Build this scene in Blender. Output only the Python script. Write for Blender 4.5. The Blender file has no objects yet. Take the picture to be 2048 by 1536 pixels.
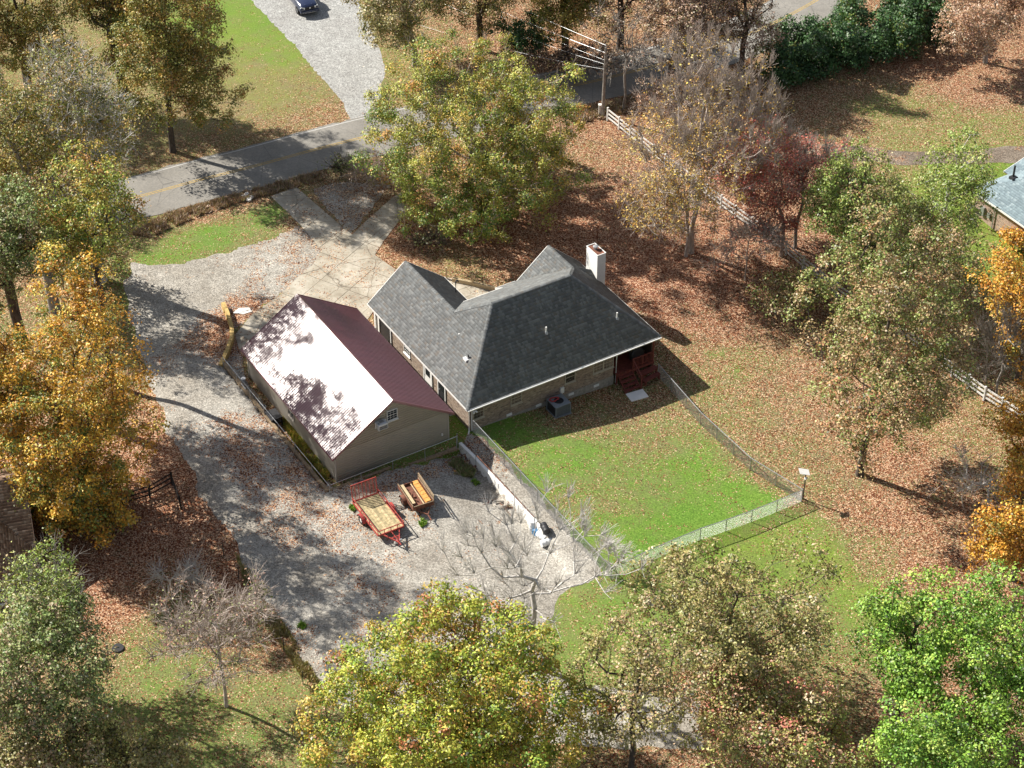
import bpy, bmesh, math, random
import numpy as np
from mathutils import Vector, Matrix

random.seed(7); RNG = np.random.default_rng(7)
sc = bpy.context.scene; COL = sc.collection
# ------------------------------------------------------------------ camera, sky, sun, exposure
TH = math.radians(38.472); DIST = 155.0; FPX = 4141.0
CAM = np.array([0, -DIST*math.cos(TH), DIST*math.sin(TH)])
cd = bpy.data.cameras.new('camera'); cam = bpy.data.objects.new('camera', cd); COL.objects.link(cam)
cam.location = CAM; cam.rotation_euler = (math.pi/2-TH, 0, 0)
cd.sensor_width = 36; cd.lens = 36*FPX/2048; cd.clip_start = 1; cd.clip_end = 2000
sc.camera = cam
SUN_EL = 37.5; SUN_AZ = 151.0           # direction towards the sun, degrees counter-clockwise from +X
w = bpy.data.worlds.new('World'); sc.world = w; w.use_nodes = True
nt = w.node_tree; sky = nt.nodes.new('ShaderNodeTexSky'); sky.sky_type = 'NISHITA'; sky.sun_disc = False
sky.sun_elevation = math.radians(SUN_EL); sky.sun_rotation = math.radians(90-SUN_AZ)
hs = nt.nodes.new('ShaderNodeHueSaturation'); hs.inputs['Saturation'].default_value = .6; nt.links.new(sky.outputs[0], hs.inputs['Color']); nt.links.new(hs.outputs[0], nt.nodes['Background'].inputs[0]); nt.nodes['Background'].inputs[1].default_value = 0.07
sd = bpy.data.lights.new('sun', 'SUN'); sd.energy = 5.0; sd.angle = math.radians(.55); sd.color = (1, .95, .86)
so = bpy.data.objects.new('sun', sd); COL.objects.link(so)
sv = Vector((math.cos(math.radians(SUN_EL))*math.cos(math.radians(SUN_AZ)), math.cos(math.radians(SUN_EL))*math.sin(math.radians(SUN_AZ)), math.sin(math.radians(SUN_EL))))
so.rotation_euler = sv.to_track_quat('Z', 'Y').to_euler(); so.location = (-60, 40, 60)
sc.view_settings.view_transform = 'Standard'; sc.view_settings.look = 'None'
sc.view_settings.exposure = 0.9; sc.view_settings.gamma = 1; sc.view_settings.use_curve_mapping = False
sc.cycles.max_bounces = 5; sc.cycles.transparent_max_bounces = 4; sc.cycles.diffuse_bounces = 2
sc.cycles.glossy_bounces = 2; sc.cycles.transmission_bounces = 2; sc.cycles.caustics_reflective = False; sc.cycles.caustics_refractive = False

# ------------------------------------------------------------------ plan helpers
YAW = math.radians(31.407)
U = np.array([math.cos(YAW), math.sin(YAW)]); V = np.array([-math.sin(YAW), math.cos(YAW)])
HOUSE = np.array([-3.20, -6.09]); SHED = np.array([-12.51, -11.56])
SW, SL, SHE, SHR = 9.80, 14.74, 2.46, 5.68
def ss(t): t = np.clip(t, 0, 1); return t*t*(3-2*t)
def at0(px, py, z=0.):
    d = np.array([0, math.cos(TH), -math.sin(TH)])*FPX + np.array([1., 0, 0])*(px-1024) - np.array([0, math.sin(TH), math.cos(TH)])*(py-768)
    return CAM + d*((z-CAM[2])/d[2])
def seg_dist(x, y, pts, closed=False):
    best = np.full(np.shape(x), 1e9)
    n = len(pts)
    for i in range(n if closed else n-1):
        (x0, y0), (x1, y1) = pts[i], pts[(i+1) % n]
        dx, dy = x1-x0, y1-y0; L = dx*dx+dy*dy+1e-12
        t = np.clip(((x-x0)*dx+(y-y0)*dy)/L, 0, 1)
        best = np.minimum(best, np.hypot(x-x0-t*dx, y-y0-t*dy))
    return best
def inside(x, y, pts):
    r = np.zeros(np.shape(x), bool); n = len(pts)
    for i in range(n):
        (x0, y0), (x1, y1) = pts[i], pts[(i+1) % n]
        if y0 == y1: continue
        c = ((y0 > y) != (y1 > y)) & (x < (x1-x0)*(y-y0)/(y1-y0)+x0)
        r ^= c
    return r
def sdf(x, y, pts): d = seg_dist(x, y, pts, True); return np.where(inside(x, y, pts), -d, d)
def poly(pxs): return [tuple(at0(a, b)[:2]) for a, b in pxs]
# the drive lies a step above the sunken shed pad and falls below the lawn at the white wall: sharp at walls, soft elsewhere
PAD = [(445, 738), (560, 872), (655, 992), (780, 946), (912, 893)]
WALLP = [(920, 886), (945, 910), (1069, 1042), (1088, 1062)]
PIT_SOFT = poly([(1180, 1150), (1170, 1200), (1060, 1330), (640, 1420), (380, 1120), (250, 820), (320, 640), (445, 700)])
PIT = poly([(445, 700)] + PAD + WALLP) + PIT_SOFT[1:-1]
def H(x, y):
    x = np.asarray(x, float); y = np.asarray(y, float)
    a = (x-HOUSE[0])*U[0]+(y-HOUSE[1])*U[1]; b = (x-HOUSE[0])*V[0]+(y-HOUSE[1])*V[1]
    h = -.8*ss((a-1)/13)*ss((9-b)/9)
    pit = np.where(inside(x, y, PIT), ss(seg_dist(x, y, PIT_SOFT)/4.), 0)
    return h*(1-pit)+(.5-1.2*ss((a+7.5)/7.5))*pit
def at(px, py, z=0.):
    """ground point under a line of sight, plus a height z above that ground"""
    h = 0.
    for _ in range(6):
        p = at0(px, py, h+z); h = .5*h+.5*float(H(p[0], p[1]))
    return np.array([p[0], p[1], float(H(p[0], p[1]))])
def scale_at(p): 
    d = p-CAM; return FPX/float(d[1]*math.cos(TH)-d[2]*math.sin(TH))
def hw(a, b, o=HOUSE): q = o+a*U+b*V; return float(q[0]), float(q[1])

# ------------------------------------------------------------------ object helpers
def tag(o, label=None, cat=None, group=None, kind=None):
    if label: o['label'] = label
    if cat: o['category'] = cat
    if group: o['group'] = group
    if kind: o['kind'] = kind
    return o
def thing(name, label, cat, loc=(0, 0, 0), rz=0., group=None):
    o = bpy.data.objects.new(name, None); COL.objects.link(o); o.location = loc; o.rotation_euler = (0, 0, rz)
    o.empty_display_size = .3
    return tag(o, label, cat, group)
def link(name, me, parent=None, loc=None, rot=None):
    o = bpy.data.objects.new(name, me); COL.objects.link(o)
    if parent: o.parent = parent
    if loc is not None: o.location = loc
    if rot is not None: o.rotation_euler = rot
    return o
def npmesh(name, V_, F_, mat, attrs=None, smooth=False, uv=None):
    """V_ (n,3); F_ (m,k) equal-sized faces, or a list of faces"""
    me = bpy.data.meshes.new(name)
    V_ = np.asarray(V_, np.float32)
    if isinstance(F_, np.ndarray):
        m, k = F_.shape
        me.vertices.add(len(V_)); me.vertices.foreach_set('co', V_.ravel())
        me.loops.add(m*k); me.loops.foreach_set('vertex_index', F_.astype(np.int32).ravel())
        me.polygons.add(m); me.polygons.foreach_set('loop_start', np.arange(0, m*k, k, dtype=np.int32))
        me.polygons.foreach_set('loop_total', np.full(m, k, np.int32))
        me.update(calc_edges=True)
    else:
        me.from_pydata([tuple(map(float, v)) for v in V_], [], [tuple(map(int, f)) for f in F_]); me.update()
    for an, (typ, arr) in (attrs or {}).items():
        a = me.attributes.new(an, typ, 'POINT')
        a.data.foreach_set('color' if typ == 'FLOAT_COLOR' else 'value', np.asarray(arr, np.float32).ravel())
    if mat: me.materials.append(mat)
    if smooth: me.polygons.foreach_set('use_smooth', np.ones(len(me.polygons), bool))
    me.validate(clean_customdata=False)
    return me
class MB:
    """collects boxes, prisms and tubes, then becomes one mesh object"""
    def __init__(s): s.v = []; s.f = []
    def add(s, vs, fs):
        n = len(s.v); s.v += [tuple(map(float, q)) for q in vs]; s.f += [tuple(i+n for i in f) for f in fs]; return s
    def box(s, x0, x1, y0, y1, z0, z1):
        return s.add([(x0, y0, z0), (x1, y0, z0), (x1, y1, z0), (x0, y1, z0), (x0, y0, z1), (x1, y0, z1), (x1, y1, z1), (x0, y1, z1)],
                     [(3, 2, 1, 0), (4, 5, 6, 7), (0, 1, 5, 4), (1, 2, 6, 5), (2, 3, 7, 6), (3, 0, 4, 7)])
    def bar(s, p, q, wd, ht, up=(0, 0, 1)):
        p, q = Vector(p), Vector(q); d = (q-p).normalized(); up = Vector(up)
        r = d.cross(up); r = r.normalized() if r.length > 1e-4 else Vector((1, 0, 0)); u = r.cross(d).normalized()
        vs = [p+r*a*wd/2+u*b*ht/2 for a, b in ((-1, -1), (1, -1), (1, 1), (-1, 1))]+[q+r*a*wd/2+u*b*ht/2 for a, b in ((-1, -1), (1, -1), (1, 1), (-1, 1))]
        return s.add(vs, [(0, 1, 2, 3), (7, 6, 5, 4), (1, 0, 4, 5), (2, 1, 5, 6), (3, 2, 6, 7), (0, 3, 7, 4)])
    def tube(s, pts, r, n=6, closed=False):
        pts = [Vector(p) for p in pts]; rings = []; m = len(pts)
        rr = r if isinstance(r, (list, tuple)) else [r]*m
        n0 = len(s.v)
        for i, p in enumerate(pts):
            a = pts[(i-1) % m] if closed or i > 0 else p; b = pts[(i+1) % m] if closed or i < m-1 else p
            d = (b-a).normalized(); x = d.cross(Vector((0, 0, 1)))
            if x.length < .05: x = d.cross(Vector((1, 0, 0)))
            x.normalize(); y = d.cross(x)
            for k in range(n):
                t = 2*math.pi*k/n; s.v.append(tuple(p+(x*math.cos(t)+y*math.sin(t))*rr[i]))
        for i in range(m if closed else m-1):
            j = (i+1) % m
            for k in range(n):
                s.f.append((n0+i*n+k, n0+i*n+(k+1) % n, n0+j*n+(k+1) % n, n0+j*n+k))
        if not closed: s.f.append(tuple(n0+k for k in range(n))[::-1]); s.f.append(tuple(n0+(m-1)*n+k for k in range(n)))
        return s
    def prism(s, pts, d):
        """polygon pts extruded by vector d"""
        n = len(pts); d = Vector(d); vs = [Vector(p) for p in pts]; vs = vs+[p+d for p in vs]
        return s.add(vs, [tuple(range(n))[::-1], tuple(range(n, 2*n))]+[(i, (i+1) % n, n+(i+1) % n, n+i) for i in range(n)])
    def mesh(s, name, mat, bevel=0, smooth=False):
        me = bpy.data.meshes.new(name); me.from_pydata(s.v, [], s.f); me.update()
        bm = bmesh.new(); bm.from_mesh(me)
        bmesh.ops.recalc_face_normals(bm, faces=bm.faces)
        if bevel:
            bmesh.ops.bevel(bm, geom=[e for e in bm.edges if e.is_manifold and e.calc_face_angle(0) > .6], offset=bevel, segments=1, affect='EDGES', clamp_overlap=True)
        bm.to_mesh(me); bm.free(); me.materials.append(mat)
        if smooth: me.polygons.foreach_set('use_smooth', [True]*len(me.polygons)); me.set_sharp_from_angle(angle=.7)
        return me
    def build(s, name, mat, parent=None, bevel=0, smooth=False): return link(name, s.mesh(name, mat, bevel, smooth), parent)
def uvcube(me):
    """box-projected metres in a UV layer, per face"""
    uv = me.uv_layers.new(name='metres')
    for p in me.polygons:
        n = p.normal
        for li in p.loop_indices:
            c = me.vertices[me.loops[li].vertex_index].co
            uv.data[li].uv = (c.y, c.z) if abs(n.x) > abs(n.y) and abs(n.x) > abs(n.z) else ((c.x, c.z) if abs(n.y) > abs(n.z) else (c.x, c.y))
    return me

# ------------------------------------------------------------------ materials
class M:
    def __init__(s, name, rough=.8, spec=.3, metal=0.):
        s.m = bpy.data.materials.new(name); s.m.use_nodes = True; s.t = s.m.node_tree; s.b = s.t.nodes['Principled BSDF']
        s.b.inputs['Roughness'].default_value = rough; s.b.inputs['Specular IOR Level'].default_value = spec; s.b.inputs['Metallic'].default_value = metal
    def n(s, typ, **k):
        nd = s.t.nodes.new('ShaderNode'+typ)
        for a, b in k.items(): setattr(nd, a, b)
        return nd
    def l(s, a, b): s.t.links.new(a, b)
    def co(s, kind='Object'): return s.n('TexCoord').outputs[kind]
    def geo(s): return s.n('NewGeometry').outputs['Position']
    def attr(s, name, out='Fac'): 
        a = s.n('Attribute'); a.attribute_name = name; return a.outputs[out]
    def map(s, vec, sc_=(1, 1, 1), rot=(0, 0, 0)):
        m = s.n('Mapping'); m.inputs['Scale'].default_value = sc_; m.inputs['Rotation'].default_value = rot; s.l(vec, m.inputs[0]); return m.outputs[0]
    def noise(s, vec, scale, detail=3, rough=.55, out=0):
        n = s.n('TexNoise'); n.inputs['Scale'].default_value = scale; n.inputs['Detail'].default_value = detail; n.inputs['Roughness'].default_value = rough; s.l(vec, n.inputs['Vector']); return n.outputs[out]
    def vor(s, vec, scale, out='Color', feature='F1'):
        n = s.n('TexVoronoi'); n.feature = feature; n.inputs['Scale'].default_value = scale; s.l(vec, n.inputs['Vector']); return n.outputs[out]
    def ramp(s, fac, stops, interp='LINEAR'):
        r = s.n('ValToRGB'); r.color_ramp.interpolation = interp; e = r.color_ramp.elements
        while len(e) < len(stops): e.new(.5)
        for el, (p, c) in zip(e, stops): el.position = p; el.color = (c, c, c, 1) if isinstance(c, (int, float)) else (*c, 1)
        s.l(fac, r.inputs[0]); return r.outputs[0]
    def mix(s, f, a, b, mode='MIX'):
        m = s.n('Mix', data_type='RGBA', blend_type=mode)
        for sock, val in ((m.inputs[0], f), (m.inputs[6], a), (m.inputs[7], b)):
            if hasattr(val, 'is_linked'): s.l(val, sock)
            else: sock.default_value = val if isinstance(val, (int, float)) else (*val, 1)
        return m.outputs[2]
    def math(s, op, a, b=0., clamp=False):
        m = s.n('Math', operation=op, use_clamp=clamp)
        for sock, val in ((m.inputs[0], a), (m.inputs[1], b)):
            if hasattr(val, 'is_linked'): s.l(val, sock)
            else: sock.default_value = val
        return m.outputs[0]
    def sep(s, c): n = s.n('SeparateColor'); s.l(c, n.inputs[0]); return n.outputs
    def col(s, c):
        if hasattr(c, 'is_linked'): s.l(c, s.b.inputs['Base Color'])
        else: s.b.inputs['Base Color'].default_value = (*c, 1)
        return s
    def bump(s, h, dist=.02, st=1.):
        b = s.n('Bump'); b.inputs['Distance'].default_value = dist; b.inputs['Strength'].default_value = st; s.l(h, b.inputs['Height']); s.l(b.outputs[0], s.b.inputs['Normal']); return s
def simple(name, c, rough=.7, spec=.3, metal=0., var=.25, scale=6., bump=0.):
    m = M(name, rough, spec, metal); v = m.co()
    f = m.noise(v, scale, 4)
    m.col(m.mix(m.ramp(f, [(.3, 0.), (.7, 1.)]), tuple(x*(1-var) for x in c), tuple(min(1, x*(1+var)) for x in c)))
    if bump: m.bump(f, bump)
    return m.m
white_paint = simple('white_paint', (.78, .77, .74), .5, .4, var=.06)
vinyl = simple('weathered_white_boards', (.66, .65, .62), .6, .3, var=.16, scale=9)
galv = simple('galvanised_steel', (.42, .43, .44), .42, .5, .6, .15, 8)
dark_metal = simple('dark_metal', (.03, .03, .033), .5, .4, var=.2)
black_rubber = simple('black_rubber', (.02, .02, .02), .8, .3)
rust = simple('rusty_steel', (.17, .07, .045), .8, .3, var=.5, scale=5)
red_steel = simple('faded_red_paint', (.36, .055, .045), .5, .4, var=.35, scale=4)
concrete_white = simple('whitewashed_concrete', (.82, .8, .76), .85, .2, var=.07, scale=1.6, bump=.01)
block_grey = simple('grey_block', (.3, .28, .25), .9, .2, var=.25, scale=5, bump=.01)
timber = simple('weathered_timber', (.27, .2, .13), .85, .2, var=.35, scale=7, bump=.01)
new_wood = simple('orange_boards', (.6, .31, .09), .7, .25, var=.25, scale=6)
pale_wood = simple('pale_boards', (.5, .39, .24), .75, .25, var=.25, scale=7)
deck_red = simple('red_stained_deck', (.17, .045, .035), .65, .3, var=.3, scale=6)
fence_black = simple('black_stained_boards', (.025, .022, .02), .8, .2, var=.3)
glass = M('window_glass', .08, .6).col((.02, .023, .026)).m
tan_trim = simple('tan_trim', (.48, .43, .35), .6, .3, var=.08)
blue_plastic = simple('pale_blue_plastic', (.42, .58, .68), .4, .4, var=.15, scale=2)
def road_mat():
    m = M('asphalt', .9, .25); v = m.geo()
    f = m.noise(v, .35, 5); g = m.vor(v, 9.)
    c = m.mix(m.ramp(f, [(.3, 0.), (.75, 1.)]), (.22, .205, .18), (.31, .29, .26))
    c = m.mix(m.ramp(m.sep(g)[0], [(0., .0), (1., .35)]), c, (.1, .1, .1))
    cr = m.vor(m.map(v, (.22, .22, .22)), 1., 'Distance', 'DISTANCE_TO_EDGE')
    c = m.mix(m.ramp(cr, [(0., .5), (.006, 0.)]), c, (.04, .04, .04))
    return m.col(c).bump(m.noise(v, 14, 2), .01).m
asphalt = road_mat()
line_yellow = simple('yellow_line_paint', (.42, .29, .09), .8, .2, var=.25, scale=5)
line_white = simple('white_line_paint', (.52, .51, .49), .8, .2, var=.2, scale=5)
def leaf_colour(m, v, red):
    """colour of a fallen leaf, one per cell"""
    rnd = m.sep(m.vor(v, 14.))
    a = m.ramp(rnd[0], [(0., (.05, .024, .015)), (.3, (.15, .062, .03)), (.55, (.32, .15, .065)), (.8, (.5, .32, .17)), (1., (.72, .56, .36))])
    b = m.ramp(rnd[0], [(0., (.06, .02, .014)), (.3, (.19, .05, .028)), (.55, (.38, .16, .085)), (.8, (.56, .33, .22)), (1., (.78, .55, .4))])
    return m.mix(red, a, b), rnd
def ground_mat():
    m = M('ground_cover', .95, .12); v = m.geo()
    g, yl, lf, rd = (m.attr(k) for k in ('green', 'yellow', 'leafy', 'red'))
    big = m.noise(v, .16, 5, .62); fine = m.noise(v, 8., 4, .8); mid = m.noise(v, .7, 4, .65)
    grass = m.ramp(fine, [(.3, (.045, .1, .015)), (.52, (.13, .25, .035)), (.74, (.28, .42, .09))])
    yel = m.ramp(fine, [(.3, (.17, .13, .03)), (.52, (.34, .27, .06)), (.75, (.5, .4, .13))])
    dead = m.ramp(fine, [(.3, (.14, .1, .06)), (.6, (.27, .21, .13)), (.75, (.4, .33, .21))])
    gg = m.math('ADD', g, m.math('MULTIPLY', m.math('SUBTRACT', mid, .5), 1.3)); gg = m.math('ADD', gg, m.math('MULTIPLY', m.math('SUBTRACT', fine, .5), .8), True)
    yy = m.math('ADD', yl, m.math('MULTIPLY', m.math('SUBTRACT', big, .5), .9), True)
    c = m.mix(gg, dead, m.mix(yy, grass, m.mix(.5, yel, grass)))
    lv = m.map(v, (1, 1, .2)); leaf, rnd = leaf_colour(m, lv, rd)
    dens = m.math('ADD', lf, m.math('MULTIPLY', m.math('SUBTRACT', m.noise(v, .9, 4, .65), .5), 1.15))
    mask = m.math('LESS_THAN', rnd[1], dens)
    c = m.mix(mask, c, leaf)
    h = m.math('ADD', m.math('MULTIPLY', fine, .8), m.math('MULTIPLY', rnd[2], m.math('MULTIPLY', mask, .8)))
    return m.col(c).bump(h, .07).m
def gravel_mat(name, dark, light, leafs=True):
    m = M(name, .95, .15); v = m.geo()
    s1 = m.sep(m.vor(v, 13.)); big = m.noise(v, .22, 5, .62); mid = m.noise(v, 1.3, 4, .7)
    c = m.mix(m.ramp(big, [(.35, 0.), (.65, 1.)]), dark, light)
    c = m.mix(m.ramp(mid, [(.35, .5), (.65, 0.)]), c, tuple(x*.62 for x in dark))
    st = m.ramp(s1[0], [(0., .55), (.5, .95), (.85, 1.15), (1., 1.5)])
    c = m.mix(1., c, st, 'MULTIPLY')
    lf, rd = m.attr('leafy'), m.attr('red')
    leaf, rnd = leaf_colour(m, m.map(v, (1, 1, .2)), rd)
    dens = m.math('ADD', lf, m.math('MULTIPLY', m.math('SUBTRACT', m.noise(v, .55, 5, .68), .5), 2.6))
    mask = m.math('LESS_THAN', rnd[1], dens)
    c = m.mix(m.math('MULTIPLY', mask, 1.), c, leaf)
    return m.col(c).bump(m.math('ADD', s1[1], rnd[2]), .04).m
mat_ground = ground_mat()
mat_gravel = gravel_mat('grey_gravel', (.37, .335, .285), (.55, .52, .465))
mat_gravel_pale = gravel_mat('pale_gravel', (.42, .41, .39), (.5, .5, .48))
mat_dirt = gravel_mat('dirt_and_gravel', (.2, .155, .115), (.3, .25, .2))
def concrete_mat():
    m = M('old_concrete', .9, .2); v = m.geo()
    f = m.noise(v, .5, 6, .68); c = m.ramp(f, [(.3, (.25, .215, .165)), (.5, (.4, .36, .29)), (.72, (.53, .49, .42))])
    cr = m.vor(m.mix(.12, m.map(v, (.3, .3, .3)), m.noise(v, 1.2, 3, .6, 1)), 1., 'Distance', 'DISTANCE_TO_EDGE')
    c = m.mix(m.ramp(cr, [(0., .8), (.012, 0.)]), c, (.1, .08, .06))
    c = m.mix(m.ramp(m.noise(v, 3, 4, .7), [(.45, 0.), (.75, .35)]), c, (.2, .16, .12))
    leaf, rnd = leaf_colour(m, m.map(v, (1, 1, .2)), .3)
    c = m.mix(m.math('LESS_THAN', rnd[1], m.math('MULTIPLY', m.math('SUBTRACT', m.noise(v, .45, 4, .65), .47), 1.7)), c, leaf)
    return m.col(c).bump(f, .01).m
mat_concrete = concrete_mat()
def brick_mat(name, c1, c2, mortar):
    m = M(name, .9, .2); uv = m.n('UVMap'); uv.uv_map = 'metres'
    b = m.n('TexBrick'); m.l(uv.outputs[0], b.inputs['Vector']); b.inputs['Scale'].default_value = 1
    b.inputs['Brick Width'].default_value = .22; b.inputs['Row Height'].default_value = .085; b.inputs['Mortar Size'].default_value = .009
    b.inputs['Color1'].default_value = (*c1, 1); b.inputs['Color2'].default_value = (*c2, 1); b.inputs['Mortar'].default_value = (*mortar, 1); b.inputs['Bias'].default_value = 0
    n = m.noise(uv.outputs[0], 2.5, 4)
    rnd = m.sep(m.vor(m.map(uv.outputs[0], (4.545, 11.76, 1)), 1.))[0]
    c = m.mix(m.ramp(rnd, [(0., .55), (.3, 0.), (.7, 0.), (1., .6)]), b.outputs[0], m.ramp(rnd, [(0., (.07, .05, .045)), (.8, (.5, .42, .33))], 'CONSTANT'))
    return m.col(m.mix(.5, c, m.ramp(n, [(.3, .75), (.7, 1.2)]), 'MULTIPLY')).bump(b.outputs[1], -.012).m
brick_tan = brick_mat('tan_brick', (.36, .26, .19), (.25, .18, .14), (.42, .38, .33))
brick_neighbour = brick_mat('pinkish_brick', (.46, .31, .23), (.36, .24, .18), (.5, .45, .4))
brick_brown = brick_mat('brown_brick', (.22, .1, .07), (.16, .08, .06), (.25, .2, .17))
def shingle_mat(name, stops):
    m = M(name, .9, .2); t = m.attr('tone'); v = m.co()
    c = m.ramp(t, stops, 'CONSTANT')
    c = m.mix(.8, c, m.ramp(m.noise(v, .35, 4, .6), [(.3, .82), (.7, 1.12)]), 'MULTIPLY')
    return m.col(m.mix(m.ramp(m.noise(v, 22, 2, .7), [(.45, 0.), (.8, .35)]), c, (.05, .05, .05))).bump(m.noise(v, 30, 2), .008).m
SH_GREY = [(0., (.125, .13, .13)), (.22, (.145, .152, .153)), (.45, (.172, .18, .18)), (.62, (.148, .148, .143)), (.78, (.2, .206, .204)), (.92, (.16, .15, .136))]
sh_grey = shingle_mat('weathered_grey_shingle', SH_GREY)
sh_blue = shingle_mat('pale_blue_grey_shingle', [(0., (.18, .235, .265)), (.3, (.205, .265, .295)), (.55, (.23, .3, .33)), (.85, (.29, .36, .39))])
sh_brown = shingle_mat('tan_brown_shingle', [(0., (.2, .125, .085)), (.3, (.26, .17, .115)), (.55, (.32, .215, .15)), (.85, (.42, .31, .23))])
def metal_roof_mat():
    m = M('burgundy_metal', .42, 1.); v = m.co()
    f = m.noise(m.map(v, (.6, 3, 1)), 1., 4)
    m.col(m.mix(m.ramp(f, [(.3, 0.), (.7, 1.)]), (.17, .03, .05), (.24, .055, .08)))
    m.b.inputs['Coat Weight'].default_value = 1.; m.b.inputs['Coat IOR'].default_value = 1.7; m.b.inputs['Coat Roughness'].default_value = .4
    m.l(m.ramp(m.noise(v, 1.2, 4), [(.3, .38), (.7, .5)]), m.b.inputs['Roughness'])
    return m.m
burgundy = metal_roof_mat()
siding_mat = simple('taupe_siding', (.44, .40, .345), .65, .3, var=.06, scale=1.2)
def leaf_mat():
    m = M('tree_leaf', .5, .35); c = m.attr('col', 'Color'); m.col(c)
    tr = m.n('BsdfTranslucent'); m.l(m.mix(1., c, (1.25, 1.15, .7), 'MULTIPLY'), tr.inputs[0])
    mx = m.n('MixShader'); mx.inputs[0].default_value = .14
    m.l(m.b.outputs[0], mx.inputs[1]); m.l(tr.outputs[0], mx.inputs[2]); m.l(mx.outputs[0], m.t.nodes['Material Output'].inputs[0])
    return m.m
mat_leaf = leaf_mat()
def bark(name, a, b):
    m = M(name, .95, .15); v = m.co(); f = m.noise(m.map(v, (1, 1, .3)), 7, 4, .7)
    return m.col(m.mix(m.ramp(f, [(.35, 0.), (.65, 1.)]), a, b)).bump(f, .03).m
bark_dark = bark('dark_bark', (.05, .04, .033), (.14, .115, .095))
bark_grey = bark('grey_bark', (.16, .14, .12), (.36, .33, .3))
bark_pale = bark('pale_bark', (.42, .39, .36), (.7, .67, .63))
bark_tan = bark('tan_twig_bark', (.32, .26, .22), (.6, .51, .45))

# ------------------------------------------------------------------ ground sheets
CP = []   # px, py, green, yellow, leafy, red
for row in """330 260 .3 .8 .25 .3;480 50 .9 .3 0 .2;560 110 .8 .4 .05 .2;520 150 .5 .8 .1 .2;620 180 .4 .7 .2 .3;650 232 .3 .6 .6 .4;450 230 .3 .95 .2 .3;540 190 .5 .8 .12 .3;400 300 .3 .6 .5 .4;560 270 .3 .8 .5 .4;60 40 .4 .6 .3 .3;150 250 .4 .5 .35 .3
100 400 .2 .3 .6 .3;100 500 .2 .3 .6 .3;420 470 .85 0 .08 .3;540 430 .75 0 .1 .3;330 500 .8 .1 .15 .3;300 470 .5 .3 .4 .4;400 425 .2 .4 .7 .5;500 396 .2 .4 .7 .4;600 440 .2 .2 .6 .3;690 400 .1 .1 .5 .2;480 515 .5 .2 .3 .3
820 480 .1 .4 .97 .45;900 530 .4 .8 .6 .25;830 540 .3 .6 .8 .4;1000 480 0 0 1 .6;1150 450 0 0 .97 .7;1100 330 .3 .2 .65 .4;1200 300 .2 .2 .75 .45;1180 240 0 0 .9 .5;1250 400 .1 0 .9 .6;1250 560 0 0 1 .75;1300 600 0 0 .97 .75;1400 560 0 0 .97 .8;1450 620 .1 0 .88 .6;1350 700 .25 .1 .65 .4;1450 720 .5 .2 .5 .3;1500 800 .4 .2 .5 .2;1420 760 .4 .1 .5 .2;1550 880 .3 .1 .6 .2;1640 960 .3 .2 .5 .15;1560 760 .2 .1 .65 .3;1250 640 .2 .1 .8 .5;1530 940 .35 .1 .5 .2
1000 870 .9 .1 .05 .2;1150 830 .3 .1 .5 .2;1260 790 .2 0 .55 .3;1150 900 .9 .1 .06 .1;1300 850 .5 .2 .3 .2;1080 960 .9 .15 .08 .1;1200 980 .6 .2 .2 .1;1300 960 .7 .1 .15 .1;1400 930 .9 .1 .08 .1;1500 970 1.1 0 .0 .1;1400 1040 1.2 0 .0 .1;1280 1080 1. 0 .03 .1;1180 1090 .8 .1 .08 .1;1130 1000 .6 .1 .3 .1;1000 920 .7 .3 .3 .1
1350 1150 .7 .4 .15 .1;1500 1080 .95 .4 .04 .1;1650 1100 .95 .45 .06 .1;1620 1050 .8 .4 .2 .1;1700 1180 .8 .3 .15 .2;1180 1200 .75 .2 .15 .1;1250 1250 .8 .2 .1 .1;1750 1100 .5 .3 .5 .4;1850 1120 .1 .2 .88 .4;1780 1010 .1 .1 .88 .5;1800 900 .1 .1 .85 .5;1700 800 .1 .1 .75 .45;1650 700 .2 .1 .7 .4;1950 1130 .1 .1 .9 .5;1900 850 .4 .5 .6 .3;1600 1300 .5 .2 .4 .2;1900 1400 .1 .1 .7 .5;1400 1480 .2 .1 .7 .5;1700 1000 .15 .2 .75 .4
1960 400 1.1 .5 .03 .1;1990 530 .95 .5 .08 .1;1900 480 .9 .5 .1 .1;1850 560 .4 .3 .5 .3;1960 330 1 .3 .1 .1;1940 600 .4 .4 .5 .4;1600 200 .2 .2 .75 .2;1700 180 .25 .2 .7 .2;1850 120 0 0 .9 .45;1950 180 .1 .1 .85 .55;1900 240 .55 .35 .45 .3;1800 270 .5 .35 .4 .2;2000 260 .55 .4 .4 .3;1700 250 .25 .2 .7 .25;1640 330 .1 .1 .7 .4;1750 215 .6 .4 .35 .1;1990 110 .1 .2 .85 .5
1000 60 .1 .2 .8 .35;1100 120 0 0 .9 .4;1300 100 .1 .1 .85 .3;1450 250 .1 .1 .85 .4;1350 330 .1 .1 .9 .6;1500 400 0 0 .95 .65;1600 520 .1 .1 .9 .6;1500 480 .1 .1 .9 .75;860 80 .4 .4 .6 .3;780 130 .6 .5 .35 .3;1200 30 .2 .3 .75 .3
200 1150 0 0 1 .6;350 1050 0 0 1 .65;450 1150 0 0 .95 .55;300 1000 0 0 1 .6;380 1225 .4 .6 .5 .4;330 1250 .55 .35 .3 .2;350 1350 .6 .15 .2 .1;300 1450 .6 .1 .25 .1;450 1450 .6 .1 .28 .1;550 1400 .55 .2 .25 .1;510 1290 .3 .3 .55 .3;560 1290 .2 .2 .7 .4;600 1450 .5 .2 .3 .3;100 1350 .3 .2 .5 .3;240 1210 .1 .1 .95 .5;480 1260 .3 .3 .6 .4""".replace('\n', ';').split(';'):
    CP.append([float(t) for t in row.split()])
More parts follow.
